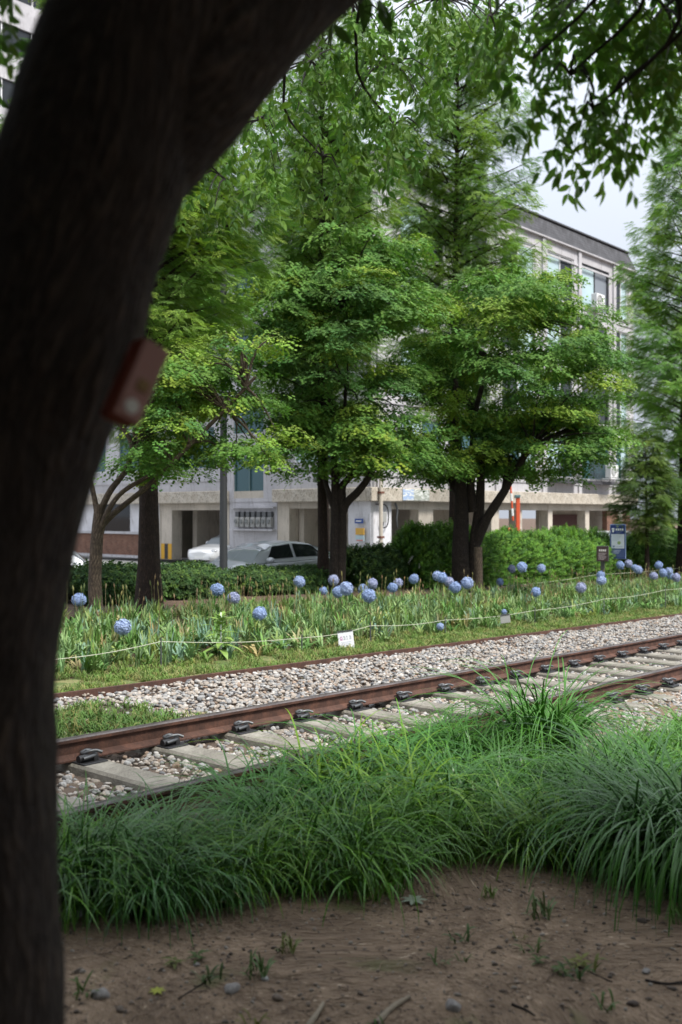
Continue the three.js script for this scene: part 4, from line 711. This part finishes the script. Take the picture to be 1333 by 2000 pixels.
// alliums
{
  srand(71);
  const florets = (n, r) => { const T = []; for (let i = 0; i < n; i++) { const y = 1 - 2 * (i + .5) / n, a = i * 2.39996, q = Math.sqrt(1 - y * y), o = V(Math.cos(a) * q, y, Math.sin(a) * q), tv = o.clone().cross(V(.3, .8, .1)).normalize(), bv = o.clone().cross(tv), rad = r * rr(.7, 1.05); const c = o.clone().multiplyScalar(rad); for (let k = 0; k < 6; k++) { const w = k / 6 * 6.283 + i, e = tv.clone().multiplyScalar(Math.cos(w)).addScaledVector(bv, Math.sin(w)); T.push(bladeTris(c, e.clone().addScaledVector(o, .45), o, r * .29, r * .11)[0], bladeTris(c, e.clone().addScaledVector(o, .45), o, r * .29, r * .11)[1]); } } return tris(T); };
  const headG = [florets(190, 1), florets(170, 1)], core = new THREE.IcosahedronGeometry(.8, 3);
  const headM = [[.27, .36, .57], [.31, .39, .58], [.25, .345, .56], [.33, .36, .52]].map((c) => std({ color: C(...c), roughness: .75, side: THREE.DoubleSide })), coreM = std({ color: C(.17, .24, .44), roughness: .9 }), stemM = std({ color: C(.10, .16, .04), roughness: .6 });
  const list = [
    [155, 1171, 28, 'blue allium globe rising beside the slim maple trunk'], [240, 1225, 34, 'largest blue allium globe on a tall dark stem at the front rope'], [425, 1152, 27, 'blue allium globe in front of the lamp post foot'], [457, 1168, 26, 'blue allium globe just beside the lamp post foot, lower of two'], [508, 1198, 29, 'lone low blue allium globe between lamp post and metasequoia'],
    [585, 1136, 24, 'blue allium globe alone below the silver sedan rear'], [632, 1154, 17, 'small blue allium globe at the straight metasequoia foot'], [652, 1133, 21, 'blue allium globe before the multi stemmed maple trunk'], [661, 1156, 24, 'blue allium globe partly behind a larger one below the maple trunk'], [677, 1150, 28, 'large blue allium globe overlapping another below the multi stemmed maple'],
    [709, 1151, 20, 'blue allium globe half hidden at the side of a close trio'], [728, 1140, 22, 'topmost blue allium globe of the close trio'], [721, 1164, 27, 'lowest and largest blue allium globe of the close trio'], [742, 1172, 13, 'tiny violet allium globe under the close trio'], [767, 1148, 21, 'lower globe of the overlapping blue allium pair'], [778, 1139, 20, 'upper globe of the overlapping blue allium pair'], [809, 1131, 20, 'single blue allium globe before the blossoming shrub'],
    [855, 1125, 20, 'back globe of the tight pair near the double trunk'], [864, 1128, 21, 'front globe of the tight pair near the double trunk'], [877, 1136, 20, 'blue allium globe between the tight pair and the double trunk'], [889, 1147, 23, 'lowest blue allium globe at the double trunk'], [913, 1139, 24, 'blue allium globe in front of the double maple trunk'],
    [977, 1137, 16, 'small blue allium globe beside the support post'], [1000, 1111, 16, 'small blue allium globe before the hedge next to a larger one'], [1020, 1108, 22, 'larger blue allium globe before the hedge, highest of its row'], [1058, 1110, 18, 'blue allium globe on a leaning stem before the hedge'], [1047, 1156, 19, 'blue allium globe low in the bed below the hedge'], [1135, 1148, 22, 'blue allium globe above the pale broad leaves'], [1174, 1124, 18, 'upper globe of the pair under the plant sign'], [1175, 1134, 19, 'lower globe of the pair under the plant sign'],
    [1212, 1104, 17, 'blue allium globe under the tall information board'], [1228, 1101, 16, 'highest globe of the four under the information board'], [1240, 1109, 14, 'third globe of the four beside the information board'], [1247, 1113, 17, 'last globe of the four beside the information board'], [1287, 1104, 17, 'highest allium globe in front of the big shrub'], [1277, 1125, 17, 'outermost allium globe of the group before the big shrub'], [1295, 1119, 17, 'middle globe of the group before the big shrub'], [1307, 1116, 16, 'pale globe behind the group before the big shrub'], [1310, 1125, 15, 'dim violet globe low in the group before the big shrub'], [1321, 1128, 17, 'greyish pink allium globe nearest the frame edge'],
    [985, 1195, 11, 'small faded violet allium above the hanging grey tag'], [860, 1224, 16, 'low faded allium head hanging near the grass verge']];
  list.forEach(([px, py, dia, label], i) => {
    const t = (px - CX) / F, den = ST - CT * t; let d = .205 * F / dia; const p = clamp(d * den, i >= 40 ? 9.0 : 9.3, i >= 40 ? 9.1 : 12.7); d = p / den;
    const r = dia / F * d / 2, head = at(px, py, d), lean = rr(-.12, .12), g0 = onGround(px + lean * 40, d), T = thing('allium_flower', label, 'flower', g0, 0, 'blue allium globes in the flower bed');
    const h = head.clone().sub(g0), st = smooth([V(0, -.02, 0), V(h.x * .2 + lean * .1, h.y * .5, 0), h], 8);
    part('stem', sweep(st, taper(.009, .007, 9), 6), stemM, T);
    const hd = part('flower_head', headG[i % 2], headM[i % 4], T); hd.position.copy(h); hd.scale.set(r * rr(.86, 1), r * rr(.82, .98), r * rr(.86, 1)); hd.rotation.set(rr(0, 3), rr(0, 3), 0); part('seed_core', core, coreM, hd);
  });
}
// ropes on thin stakes
function ropeLine(name, label, p, list, rr0) {
  const T = thing(name, label, 'rope fence'); const tops = list.map(([px, py]) => { const g = onP(px, p); return V(g.x, EYE + (HZ - py) / F * -g.z, g.z); });
  const pts = []; for (let i = 0; i < tops.length - 1; i++) for (let k = 0; k < 10; k++) { const t = k / 10, v = tops[i].clone().lerp(tops[i + 1], t); v.y -= .035 * Math.sin(t * Math.PI); pts.push(v); } pts.push(tops[tops.length - 1]);
  part('rope', sweep(pts, pts.map((_, i) => rr0 * (1 + .15 * Math.sin(i * 2.1))), 6), M.rope, T);
  tops.forEach((v) => { const g = gAt(v.x, -v.z); part('stake', sweep([V(v.x, g - .1, v.z), V(v.x, v.y + .05, v.z)], [.012, .010], 6), M.darkMetal, T); });
}
ropeLine('rope_fence', 'pale thin rope on short stakes along the front of the flower bed', 9.12, [[60, 1292], [315, 1253], [590, 1246], [724, 1222], [870, 1211], [1045, 1192], [1180, 1170], [1300, 1152], [1400, 1138]], .005);
ropeLine('rope_fence', 'pale thin rope on stakes along the back of the flower bed', 12.85, [[80, 1250], [199, 1231], [352, 1205], [590, 1194], [735, 1172], [880, 1160], [993, 1144], [1167, 1122], [1340, 1108]], .005);
{
  const tag = (px, y0, y1, w, p, name, label, face, m) => { const g = onP(px, p), d = -g.z, k = d / F, T = thing(name, label, 'sign', V(g.x, EYE + (HZ - y0) * k, g.z), .12); const h = (y1 - y0) * k, ww = w * k; const q = new THREE.Group(); T.rotation.z = .12; part('board', new RoundedBoxGeometry(ww, h, .012, 1, .004).translate(0, -h / 2, .0), m, T); if (face) part('printed_face', new THREE.PlaneGeometry(ww * .94, h * .94).translate(0, -h / 2, .0075), std({ map: face, roughness: .5 }), T); part('clip', new THREE.BoxGeometry(ww * .96, .018, .02).translate(0, .004, .004), M.darkMetal, T); };
  const face = canvasTex(160, 160, (g, w, h) => {
    g.fillStyle = '#e9e8ef'; g.fillRect(0, 0, w, h);
    g.strokeStyle = '#c08ab4'; g.lineWidth = 7; g.strokeRect(22, 44, 18, 22); g.beginPath(); g.moveTo(18, 74); g.lineTo(46, 74); g.stroke();
    g.strokeStyle = '#8f939c'; g.lineWidth = 5; for (const x of [62, 94, 126]) { g.beginPath(); g.moveTo(x - 8, 42); g.lineTo(x + 8, 42); g.moveTo(x, 42); g.lineTo(x, 66); g.moveTo(x - 10, 72); g.lineTo(x + 10, 72); if (x !== 94) { g.moveTo(x + 10, 42); g.lineTo(x + 10, 72); } g.stroke(); }
    g.fillStyle = '#b4bccb'; g.fillRect(24, 96, 112, 5); g.fillRect(34, 110, 90, 5); g.fillRect(28, 124, 104, 5);
  });
  tag(674, 1233, 1268, 31, 9.04, 'notice_tag', 'small white notice hanging tilted from the front rope', face, M.white);
  tag(986, 1201, 1217, 20, 9.04, 'notice_tag', 'small grey tag hanging from the front rope under a faded allium', null, M.grey);
}

// ------------------------------------------------------------------ tall grass at the track side
{
  const blades = (n, H0, H1, spread, arch, W = .0085, bias = V(0, 0, 0)) => {
    const pos = [], idx = [];
    for (let i = 0; i < n; i++) {
      const a = rr(0, 6.28), q = Math.sqrt(rnd()), d = V(Math.cos(a), 0, Math.sin(a)).addScaledVector(bias, 1).normalize(), s = V(-d.z, 0, d.x), L = rr(H0, H1) * (1 - .2 * rnd()), w0 = W * rr(.6, 1.15); let ang = rr(.0, .22) + q * spread * .35; const bend = arch * rr(.45, 1.3), N = 9, tw = rr(-.5, .5);
      const b0 = rr(0, 6.28), bq = Math.sqrt(rnd()) * .2; let c = V(Math.cos(b0) * bq, 0, Math.sin(b0) * bq); const base = pos.length / 3;
      for (let k = 0; k <= N; k++) { const t = k / N; if (k) { const an = Math.min(2.9, ang + bend * Math.pow(t, 1.45)); c = c.clone().addScaledVector(d, Math.sin(an) * L / N).add(V(0, Math.cos(an) * L / N, 0)); } if (c.y < .005 && k) c.y = .005; const w = w0 * Math.min(1, .5 + t * 2) * Math.pow(1 - t, .55) * .5 + .0004, ss = s.clone().applyAxisAngle(d, tw * t); pos.push(c.x + ss.x * w, c.y + ss.y * w, c.z + ss.z * w, c.x - ss.x * w, c.y - ss.y * w, c.z - ss.z * w); if (k) { const b = base + (k - 1) * 2; idx.push(b, b + 2, b + 1, b + 1, b + 2, b + 3); } }
    }
    const g = new THREE.BufferGeometry(); g.setAttribute('position', new THREE.Float32BufferAttribute(pos, 3)); g.setIndex(idx); return fin(g);
  };
  srand(91);
  const gA = blades(230, .5, 1.15, .8, 2.7, .0155), gB = blades(200, .4, 1.0, .9, 2.5, .0145), gC = blades(160, .3, .8, 1.0, 2.1, .013), gD = blades(430, .85, 1.35, .55, 2.9, .0155);
  const greens = [[.058, .175, .018], [.082, .22, .016], [.125, .27, .014], [.048, .15, .022]];
  const mats = greens.map((c) => { const m = M.grass.clone(); m.color = C(...c); return m; });
  const tuss = (px, d, g, m, s, label, turn = 0, sy = 1) => { const o = single('grass_tussock', g, mats[m], label, 'grass', onGround(px, d).add(V(0, -.01, 0)), 'large grass tussocks beside the track'); o.scale.set(s, s * sy, s); o.rotation.y = turn; };
  tuss(1290, 4.95, gD, 3, 1.0, 'large drooping dark grass tussock at the frame edge near bare dirt', 0, .92); tuss(1385, 4.8, gD, 0, 1.0, 'drooping grass tussock cut by the frame edge near bare dirt', 2, .95);
  tuss(1060, 7.15, gD, 0, 1.12, 'tall dark grass tussock in front of the near rail', 1, .98); tuss(1300, 6.3, gA, 1, .7, 'upright grass tussock at the frame edge beside the near rail', 2, 1);
  tuss(175, 4.5, gD, 0, .66, 'large drooping grass tussock beside the leaning dark trunk', 3, .95); tuss(310, 4.7, gD, 3, .62, 'dark grass tussock next to the one beside the trunk', 4, .95);
  tuss(650, 5.8, gA, 3, .85, 'silvery grass tussock in front of the hidden near rail', 5); tuss(715, 4.62, gC, 1, .95, 'small spiky grass tussock spilling onto the bare dirt', 0);
  tuss(1230, 6.0, gA, 0, .95, 'silver green grass tussock between the tall dark one and the drooping one', 1, .95);
  const lists = [[], [], []];
  const frontP = (px) => { const tab = [[0, 3.45], [130, 3.45], [400, 3.05], [700, 2.78], [950, 2.5], [1100, 2.2], [1250, 1.75], [1500, 1.2]]; for (let i = 1; i < tab.length; i++) if (px <= tab[i][0]) return lerp(tab[i - 1][1], tab[i][1], (px - tab[i - 1][0]) / (tab[i][0] - tab[i - 1][0])); return 1.2; };
  for (let i = 0; i < 4000 && lists[0].length + lists[1].length + lists[2].length < 235; i++) {
    const s = rr(1.2, 11.5), p = rr(1.6, 3.98), v = sp(s, p, ground(s, p) - .01), [px, py, d] = project(v); if (d < 2 || px < 60 || px > 1450) continue;
    const fp = frontP(px) + .12; if (p < fp) continue; const back = px < 480 ? 3.72 : 3.98; if (p > back) continue; if (px > 1085 && p > 2.95) continue; if (lists.some((l) => l.some((o) => Math.hypot(o.p.x - v.x, o.p.z - v.z) < .255))) continue;
    const k = px < 480 && p > 3.4 ? 2 : (rnd() * 3) | 0, edge = p - fp < .25 ? .8 : 1, tall = px < 480 ? .64 : px < 1000 ? .86 : .72;
    lists[k].push({ p: v, q: quat(rr(-.1, .1), rr(0, 6.28), rr(-.1, .1)), s: V(1, rr(.78, 1.1), 1).multiplyScalar(edge * tall * rr(.72, 1.25)), c: vary(greens[(rnd() * 4) | 0], .28, .18) });
  }
  for (let px = 90; px < 1400; px += 26) {   // the fringe that spills onto the dirt
    const p = frontP(px) + rr(.16, .34), v = onP(px, p); v.y -= .01; const k = 1 + ((rnd() * 2) | 0);
    lists[k].push({ p: v, q: quat(rr(-.12, .12), rr(0, 6.28), rr(-.12, .12)), s: rr(.5, .8), c: vary(greens[(rnd() * 4) | 0], .2, .15) });
  }
  const G = new THREE.Group(); G.name = 'tall_grass'; G.userData = { kind: 'stuff', label: 'tall arching green grass growing between dirt and track', category: 'grass' }; scene.add(G);
  lists.forEach((l, i) => instanced('grass_blades', [gA, gB, gC][i], M.grass, l, G));
  const dry = blades(9, .3, .75, 1.2, 2.2, .009), dl = []; lists.forEach((l) => l.forEach((o, i) => { if (i % 2 === 0) dl.push({ p: o.p, q: quat(rr(-.2, .2), rr(0, 6.28), rr(-.2, .2)), s: o.s, c: vary([.30, .25, .12], .3, .1) }); }));
  instanced('dry_blades', dry, M.bed, dl, G);
}

// ------------------------------------------------------------------ details on the bare dirt
{
  srand(101);
  const peb = [], weeds = [], bits = [];
  const tuft = fin(strapClump(9, .03, .09, .008, .7));
  const herb = tris([].concat(...Array.from({ length: 9 }, (_, i) => { const a = i * 2.4; return leafTris(V(0, .004 + i * .003, 0), V(Math.cos(a), .35, Math.sin(a)), UPV, .035 + .012 * (i % 3), .016, .2, .3); })));
  const hl = [];
  const dy = (s, p) => ground(s, p) + 0.028 * fbm(s * 1.7, p * 1.7, 2.2, 4) + 0.0098 * fbm(s * 9, p * 9, 5.2, 3);
  for (let i = 0; i < 15000; i++) { const s = rr(.5, 9), p = rr(.2, 3.6), r = .0025 + .008 * Math.pow(rnd(), 4) + (rnd() < .004 ? .012 : 0); peb.push({ p: sp(s, p, dy(s, p) + r * .2), q: quat(rr(0, 3), rr(0, 6), 0), s: V(r * 1.3, r * .8, r), c: rnd() < .25 ? [.34, .30, .25] : ((b) => [.20 * b, .16 * b, .125 * b])(rr(.5, 1.6)) }); }
  for (let i = 0; i < 2600; i++) { const s = rr(.5, 9), p = rr(.5, 3.6); const cl = fbm(s * 1.6, p * 1.6, 33, 3); if (cl < .06 + rnd() * .2) continue; if (rnd() < .62) continue; (rnd() < .55 ? weeds : hl).push({ p: sp(s, p, dy(s, p)), q: quat(0, rr(0, 6.28), 0), s: rr(.5, 1.1), c: vary(rnd() < .3 ? [.14, .16, .035] : [.07, .12, .03], .25, .15) }); }
  for (let i = 0; i < 4500; i++) { const s = rr(.5, 9), p = rr(.2, 3.6), a = rr(0, 6.28); bits.push({ p: sp(s, p, dy(s, p) + .003), q: quat(rr(-.1, .1), a, 0), s: V(rr(.5, 1.6), 1, rr(.5, 1.2)), c: rnd() < .4 ? [.26, .19, .13] : [.10, .07, .05] }); }
  const lit = new THREE.Group(); lit.name = 'ground_litter'; lit.userData = { kind: 'stuff', label: 'fine grit, dry bits and tiny weeds on bare dirt', category: 'litter' }; scene.add(lit);
  instanced('grit', stoneG[4], M.stone, peb, lit); instanced('weed_tufts', tuft, M.bed, weeds, lit); instanced('weed_leaves', herb, M.bed, hl, lit);
  instanced('dry_bits', sweep([V(0, 0, -.025), V(.003, .003, 0), V(0, 0, .028)], [.0012, .0016, .001], 4), std({ color: C(1, 1, 1), roughness: 1 }), bits, lit);
  const gp = (px, py) => { let d = 3; for (let i = 0; i < 30; i++) { const x = (px - CX) / F * d, s = toS(x, d), p = toP(x, d); d = (EYE - dy(s, p)) / ((py - HZ) / F); } const x = (px - CX) / F * d; return V(x, dy(toS(x, d), toP(x, d)), -d); };
  const rk = [[196, 1946, .028, 'grey stone on bare dirt near the trunk foot'], [453, 1934, .026, 'flat grey stone on bare dirt below the small leaf'], [385, 1885, .012, 'tiny pale pebble on bare dirt under the grass'], [1236, 1962, .018, 'dark brown stone on bare dirt near the frame corner'], [1262, 1898, .016, 'pale stone on bare dirt below the drooping tussock'], [885, 1968, .026, 'angular brown stone at the bottom edge'], [518, 1912, .012, 'white pebble beside the small weed on bare dirt']];
  rk.forEach(([px, py, r, label], i) => { const m = single('dirt_stone', stoneG[i % 3], std({ map: stoneT, color: C(...(i === 3 ? [.10, .075, .06] : i === 6 ? [.5, .5, .48] : [.30, .28, .26])), roughness: .9 }), label, 'stone', gp(px, py).add(V(0, r * .25, 0))); m.scale.set(r * 1.3, r * .75, r); m.rotation.y = i; });
  const stick = (pts, r, label, mat) => { const q = pts.map(([x, y]) => gp(x, y).add(V(0, r * .7, 0))), o = q[0].clone(); single('fallen_stick', sweep(smooth(q.map((v) => v.clone().sub(o)), 10), taper(r, r * .6, 11), 7, .15, 30), mat, label, 'stick', o); };
  stick([[735, 2003], [765, 1972], [800, 1950]], .012, 'thick pale barkless stick at the bottom edge', M.wood); stick([[600, 2010], [618, 1985], [632, 1962]], .011, 'short pale stick at the bottom edge beside the thick one', M.wood);
  stick([[1000, 1962], [1030, 1975], [1045, 1985]], .005, 'thin dark curved twig on bare dirt', M.barkDark); stick([[1115, 1880], [1150, 1898], [1195, 1918]], .0035, 'thin straight dark twig lying on bare dirt', M.barkDark); stick([[1260, 1915], [1300, 1922], [1340, 1918]], .005, 'dark twig cut by the frame edge on bare dirt', M.barkDark); stick([[350, 1950], [390, 1925], [420, 1902]], .0028, 'thin twig near the flat grey stone', M.barkDark);
  const weed = (px, py, s, label, g, c) => { const m = single('small_weed', g, std({ color: C(...c), roughness: .6, side: THREE.DoubleSide }), label, 'weed', gp(px, py)); m.scale.setScalar(s); };
  const wg = fin(strapClump(26, .04, .11, .006, 1)), wl = tris([].concat(...Array.from({ length: 7 }, (_, i) => leafTris(V(0, .01, 0), V(Math.cos(i * .9), .12, Math.sin(i * .9)), UPV, .06, .024, .2, .1))));
  weed(500, 1905, 1.0, 'small bright grass sprig beside the white pebble', wg, [.07, .15, .03]); weed(808, 1762, 1.1, 'pale grey green fallen leaves in front of the spiky tussock', wl, [.24, .28, .20]); weed(952, 1752, .7, 'tiny light green weed on bare dirt under the grass', wg, [.12, .19, .03]); weed(1050, 1790, 1.2, 'sparse weed patch on bare dirt before the drooping tussock', wg, [.09, .14, .04]); weed(308, 1937, .55, 'tiny yellow green fallen leaf on bare dirt', wl, [.28, .30, .02]); weed(1320, 1800, 1.0, 'small green weed at the frame edge below the tussock', wg, [.09, .17, .03]); weed(560, 1858, .8, 'mossy yellow green weed under the grass edge', wg, [.13, .17, .03]);
}

// ------------------------------------------------------------------ the leaning foreground tree
{
  const D = 1.6, base = V((-70 - CX) / F * D, 0, -D), T = thing('zelkova_tree', 'dark leaning trunk close to the camera with leafy branches hanging over the scene', 'tree', base);
  const loc = (px, py, d = D) => at(px, py, d).sub(base);
  // axis of the trunk (pixel column, row) and its half width in pixels
  const ax = [[-72, 3000, 235], [-72, 2500, 212], [-72, 2000, 203], [-88, 1700, 204], [-92, 1500, 203], [-88, 1300, 202], [-68, 1150, 202], [-38, 1000, 202], [4, 850, 202], [82, 650, 196], [124, 500, 190], [190, 300, 187], [220, 200, 183], [258, 80, 176], [292, -40, 168], [320, -250, 165], [380, -600, 140], [430, -1100, 110], [440, -1700, 70]];
  const c = ax.map(([x, y]) => loc(x, y)), pts = smooth(c, 160), rad = pts.map((_, i) => { const t = i / 160 * (ax.length - 1), k = Math.min(ax.length - 2, Math.floor(t)); return lerp(ax[k][2], ax[k + 1][2], t - k) / F * D * .965; });
  const limbPts = [[190, 420, 1.62, 120], [260, 270, 1.63, 150], [365, 150, 1.66, 150], [480, 40, 1.72, 128], [640, -90, 1.85, 104], [860, -230, 2.1, 88], [1150, -420, 2.6, 70], [1500, -560, 3.3, 50]];
  const lp = smooth(limbPts.map(([x, y, d]) => loc(x, y, d)), 60), lr = lp.map((_, i) => { const t = i / 60 * (limbPts.length - 1), k = Math.min(limbPts.length - 2, Math.floor(t)); return lerp(limbPts[k][3] / F * limbPts[k][2], limbPts[k + 1][3] / F * limbPts[k + 1][2], t - k); });
  part('trunk', sweep(pts, rad, 40, .05, 3.2, 1), M.barkDark, T);
  part('limb', sweep(lp, lr, 28, .06, 3, 2), M.barkDark, T);
  // hanging sprays in view
  srand(111);
  const list = [], br = [];
  const blobs = [[1180, 20, 190, 65, 4.3, 120, .6], [1300, 60, 60, 90, 4.0, 40, .5], [1115, 170, 65, 50, 3.7, 18, .3], [1160, 235, 50, 42, 3.5, 15, .2], [1045, 130, 45, 35, 3.8, 9, .2], [1205, 185, 35, 25, 3.6, 6, .2], [860, 30, 170, 75, 6.0, 135, .7], [760, 165, 100, 90, 6.0, 80, .6], [770, 265, 60, 45, 5.8, 24, .5], [610, 160, 110, 85, 6.3, 66, .8], [510, 270, 110, 75, 6.4, 52, .8], [630, 330, 90, 50, 6.0, 28, .6], [440, 370, 60, 40, 6.0, 14, .5], [960, 60, 50, 60, 5.0, 16, .4], [36, -2, 34, 22, 2.7, 5, .1], [700, 50, 70, 60, 5.8, 40, .5]];
  const hub = loc(860, -330, 3.6);
  for (const [cx, cy, rx, ry, d, n, dz] of blobs) {
    const cc = loc(cx, cy - ry * .5, d), up = cc.clone().add(V((cx > 900 ? .22 : -.22), .2, .25));
    const main = cx < 100 ? loc(150, -200, 2.2) : hub; br.push(limb([main, main.clone().lerp(up, .5).add(V(0, .45, 0)), up, cc], .018, .004, 12, 5));
    for (let i = 0; i < n; i++) {
      const a = rr(0, 6.283), q = Math.sqrt(rnd()), p = loc(cx + Math.cos(a) * q * rx, cy + Math.sin(a) * q * ry, d + rr(-dz, dz));
      const f = V(rr(-.9, .9), rr(-1.1, -.1), rr(-.7, .7)); if (i % 5 === 0) br.push(limb([cc, cc.clone().lerp(p, .5).add(V(0, .06, 0)), p], .007, .0025, 4, 4));
      list.push({ p, q: aimUp(f, rr(-.7, .7)), s: rr(.75, 1.15), c: vary(rnd() < .3 ? [.16, .31, .03] : [.11, .23, .03], .2, .15) });
    }
  }
  // the rest of the crown, above and behind the frame
  for (let i = 0; i < 34000; i++) {
    const a = rr(0, 6.283), q = Math.sqrt(rnd()) * 6.2, w = V(base.x + 0.6 + Math.cos(a) * q, 0, base.z + 1.2 + Math.sin(a) * q); const dome = 1 - Math.pow(q / 6.4, 2);
    w.y = rr(3.3, 3.9 + 3.2 * dome); const [px, py, d] = project(w); if (d > .1 && py > -230 - 1200 * Math.max(0, 2.8 - d) && px > -330 && px < 1660) continue; if (d > 3.9 + fbm(w.x, 1, w.z) * 2) continue;
    list.push({ p: w.sub(base), q: aimUp(V(rr(-1, 1), rr(-.8, .1), rr(-1, 1)), rr(-.7, .7)), s: rr(1.2, 1.9), c: vary([.045, .095, .02], .2, .15) });
  }
  for (let i = 0; i < 16; i++) { const a = i * 2.4, top = pts[157 - i]; const e = V(Math.cos(a) * rr(2, 5), rr(3.8, 5.6), Math.sin(a) * rr(2, 4.6) + 1); if (e.z < -2) e.z = -2 + rr(0, .5); br.push(limb([top, top.clone().lerp(e, .5).add(V(0, .4, 0)), e], .06, .015, 10, 6)); }
  part('branches', merge(br), M.barkDark, T); zelG.forEach((g, k) => instanced('crown', g, M.zelkova, list.filter((_, i) => i % 3 === k), T));
}
// red box strapped to the trunk
{
  const D = 1.46, k = D / F, o = at(262, 748, D), T = thing('tag_box', 'small faded red box with a white spot fixed to the leaning trunk', 'box', o); T.rotation.set(0, .62, -.42);
  const h = 168 * k, w = 60 * k, dp = 62 * k;
  part('case', new RoundedBoxGeometry(w, h, dp, 3, .006), std({ color: C(.26, .055, .035), roughness: .65 }), T);
  const fr = part('front_panel', new RoundedBoxGeometry(w * .92, h * .96, .006, 2, .002).translate(.001, 0, dp / 2 + .003), std({ color: C(.38, .21, .185), roughness: .6 }), T);
  part('white_spot', new THREE.CylinderGeometry(w * .24, w * .24, .003, 20).rotateX(Math.PI / 2).translate(0, -h * .33, dp / 2 + .008), std({ color: C(.7, .72, .68), roughness: .6 }), fr);
  part('yellow_patch', new RoundedBoxGeometry(w * .4, h * .14, .003, 1, .001).translate(.004, -h * .05, dp / 2 + .0077), std({ color: C(.26, .17, .06), roughness: .6 }), fr);
}
// unseen trees added around the camera to block light and shade the trunk
for (const [x, z, sd, label] of [[-4.5, 5.5, 201, 'unseen leafy zelkova added for shade behind the viewer'], [3.2, 6.2, 202, 'second unseen leafy zelkova added for shade behind the viewer'], [-6.5, 1.2, 203, 'unseen leafy zelkova added for shade beside the viewer, outside the frame']]) {
  srand(sd); const T = thing('zelkova_tree', label, 'tree', V(x, -.05, z)), list = [];
  part('trunk', sweep(smooth([V(0, 0, 0), V(.1, 1.5, 0), V(0, 3.2, .1), V(.2, 5.5, 0)], 20), taper(.22, .06, 21), 14, .08), M.barkDark, T);
  for (let i = 0; i < 12000; i++) { const u = V(rr(-1, 1), rr(-1, 1), rr(-1, 1)); if (u.length() > 1) continue; list.push({ p: V(u.x * 3.6, 3.5 + u.y * 3.0, u.z * 2.6), q: aimUp(V(rr(-1, 1), rr(-.8, .1), rr(-1, 1)), rr(-.7, .7)), s: rr(1.6, 2.4), c: vary([.045, .095, .02], .2, .15) }); }
  zelG.forEach((g, k) => instanced('crown', g, M.zelkova, list.filter((_, i) => i % 3 === k), T));
}

renderer.render(scene, camera);
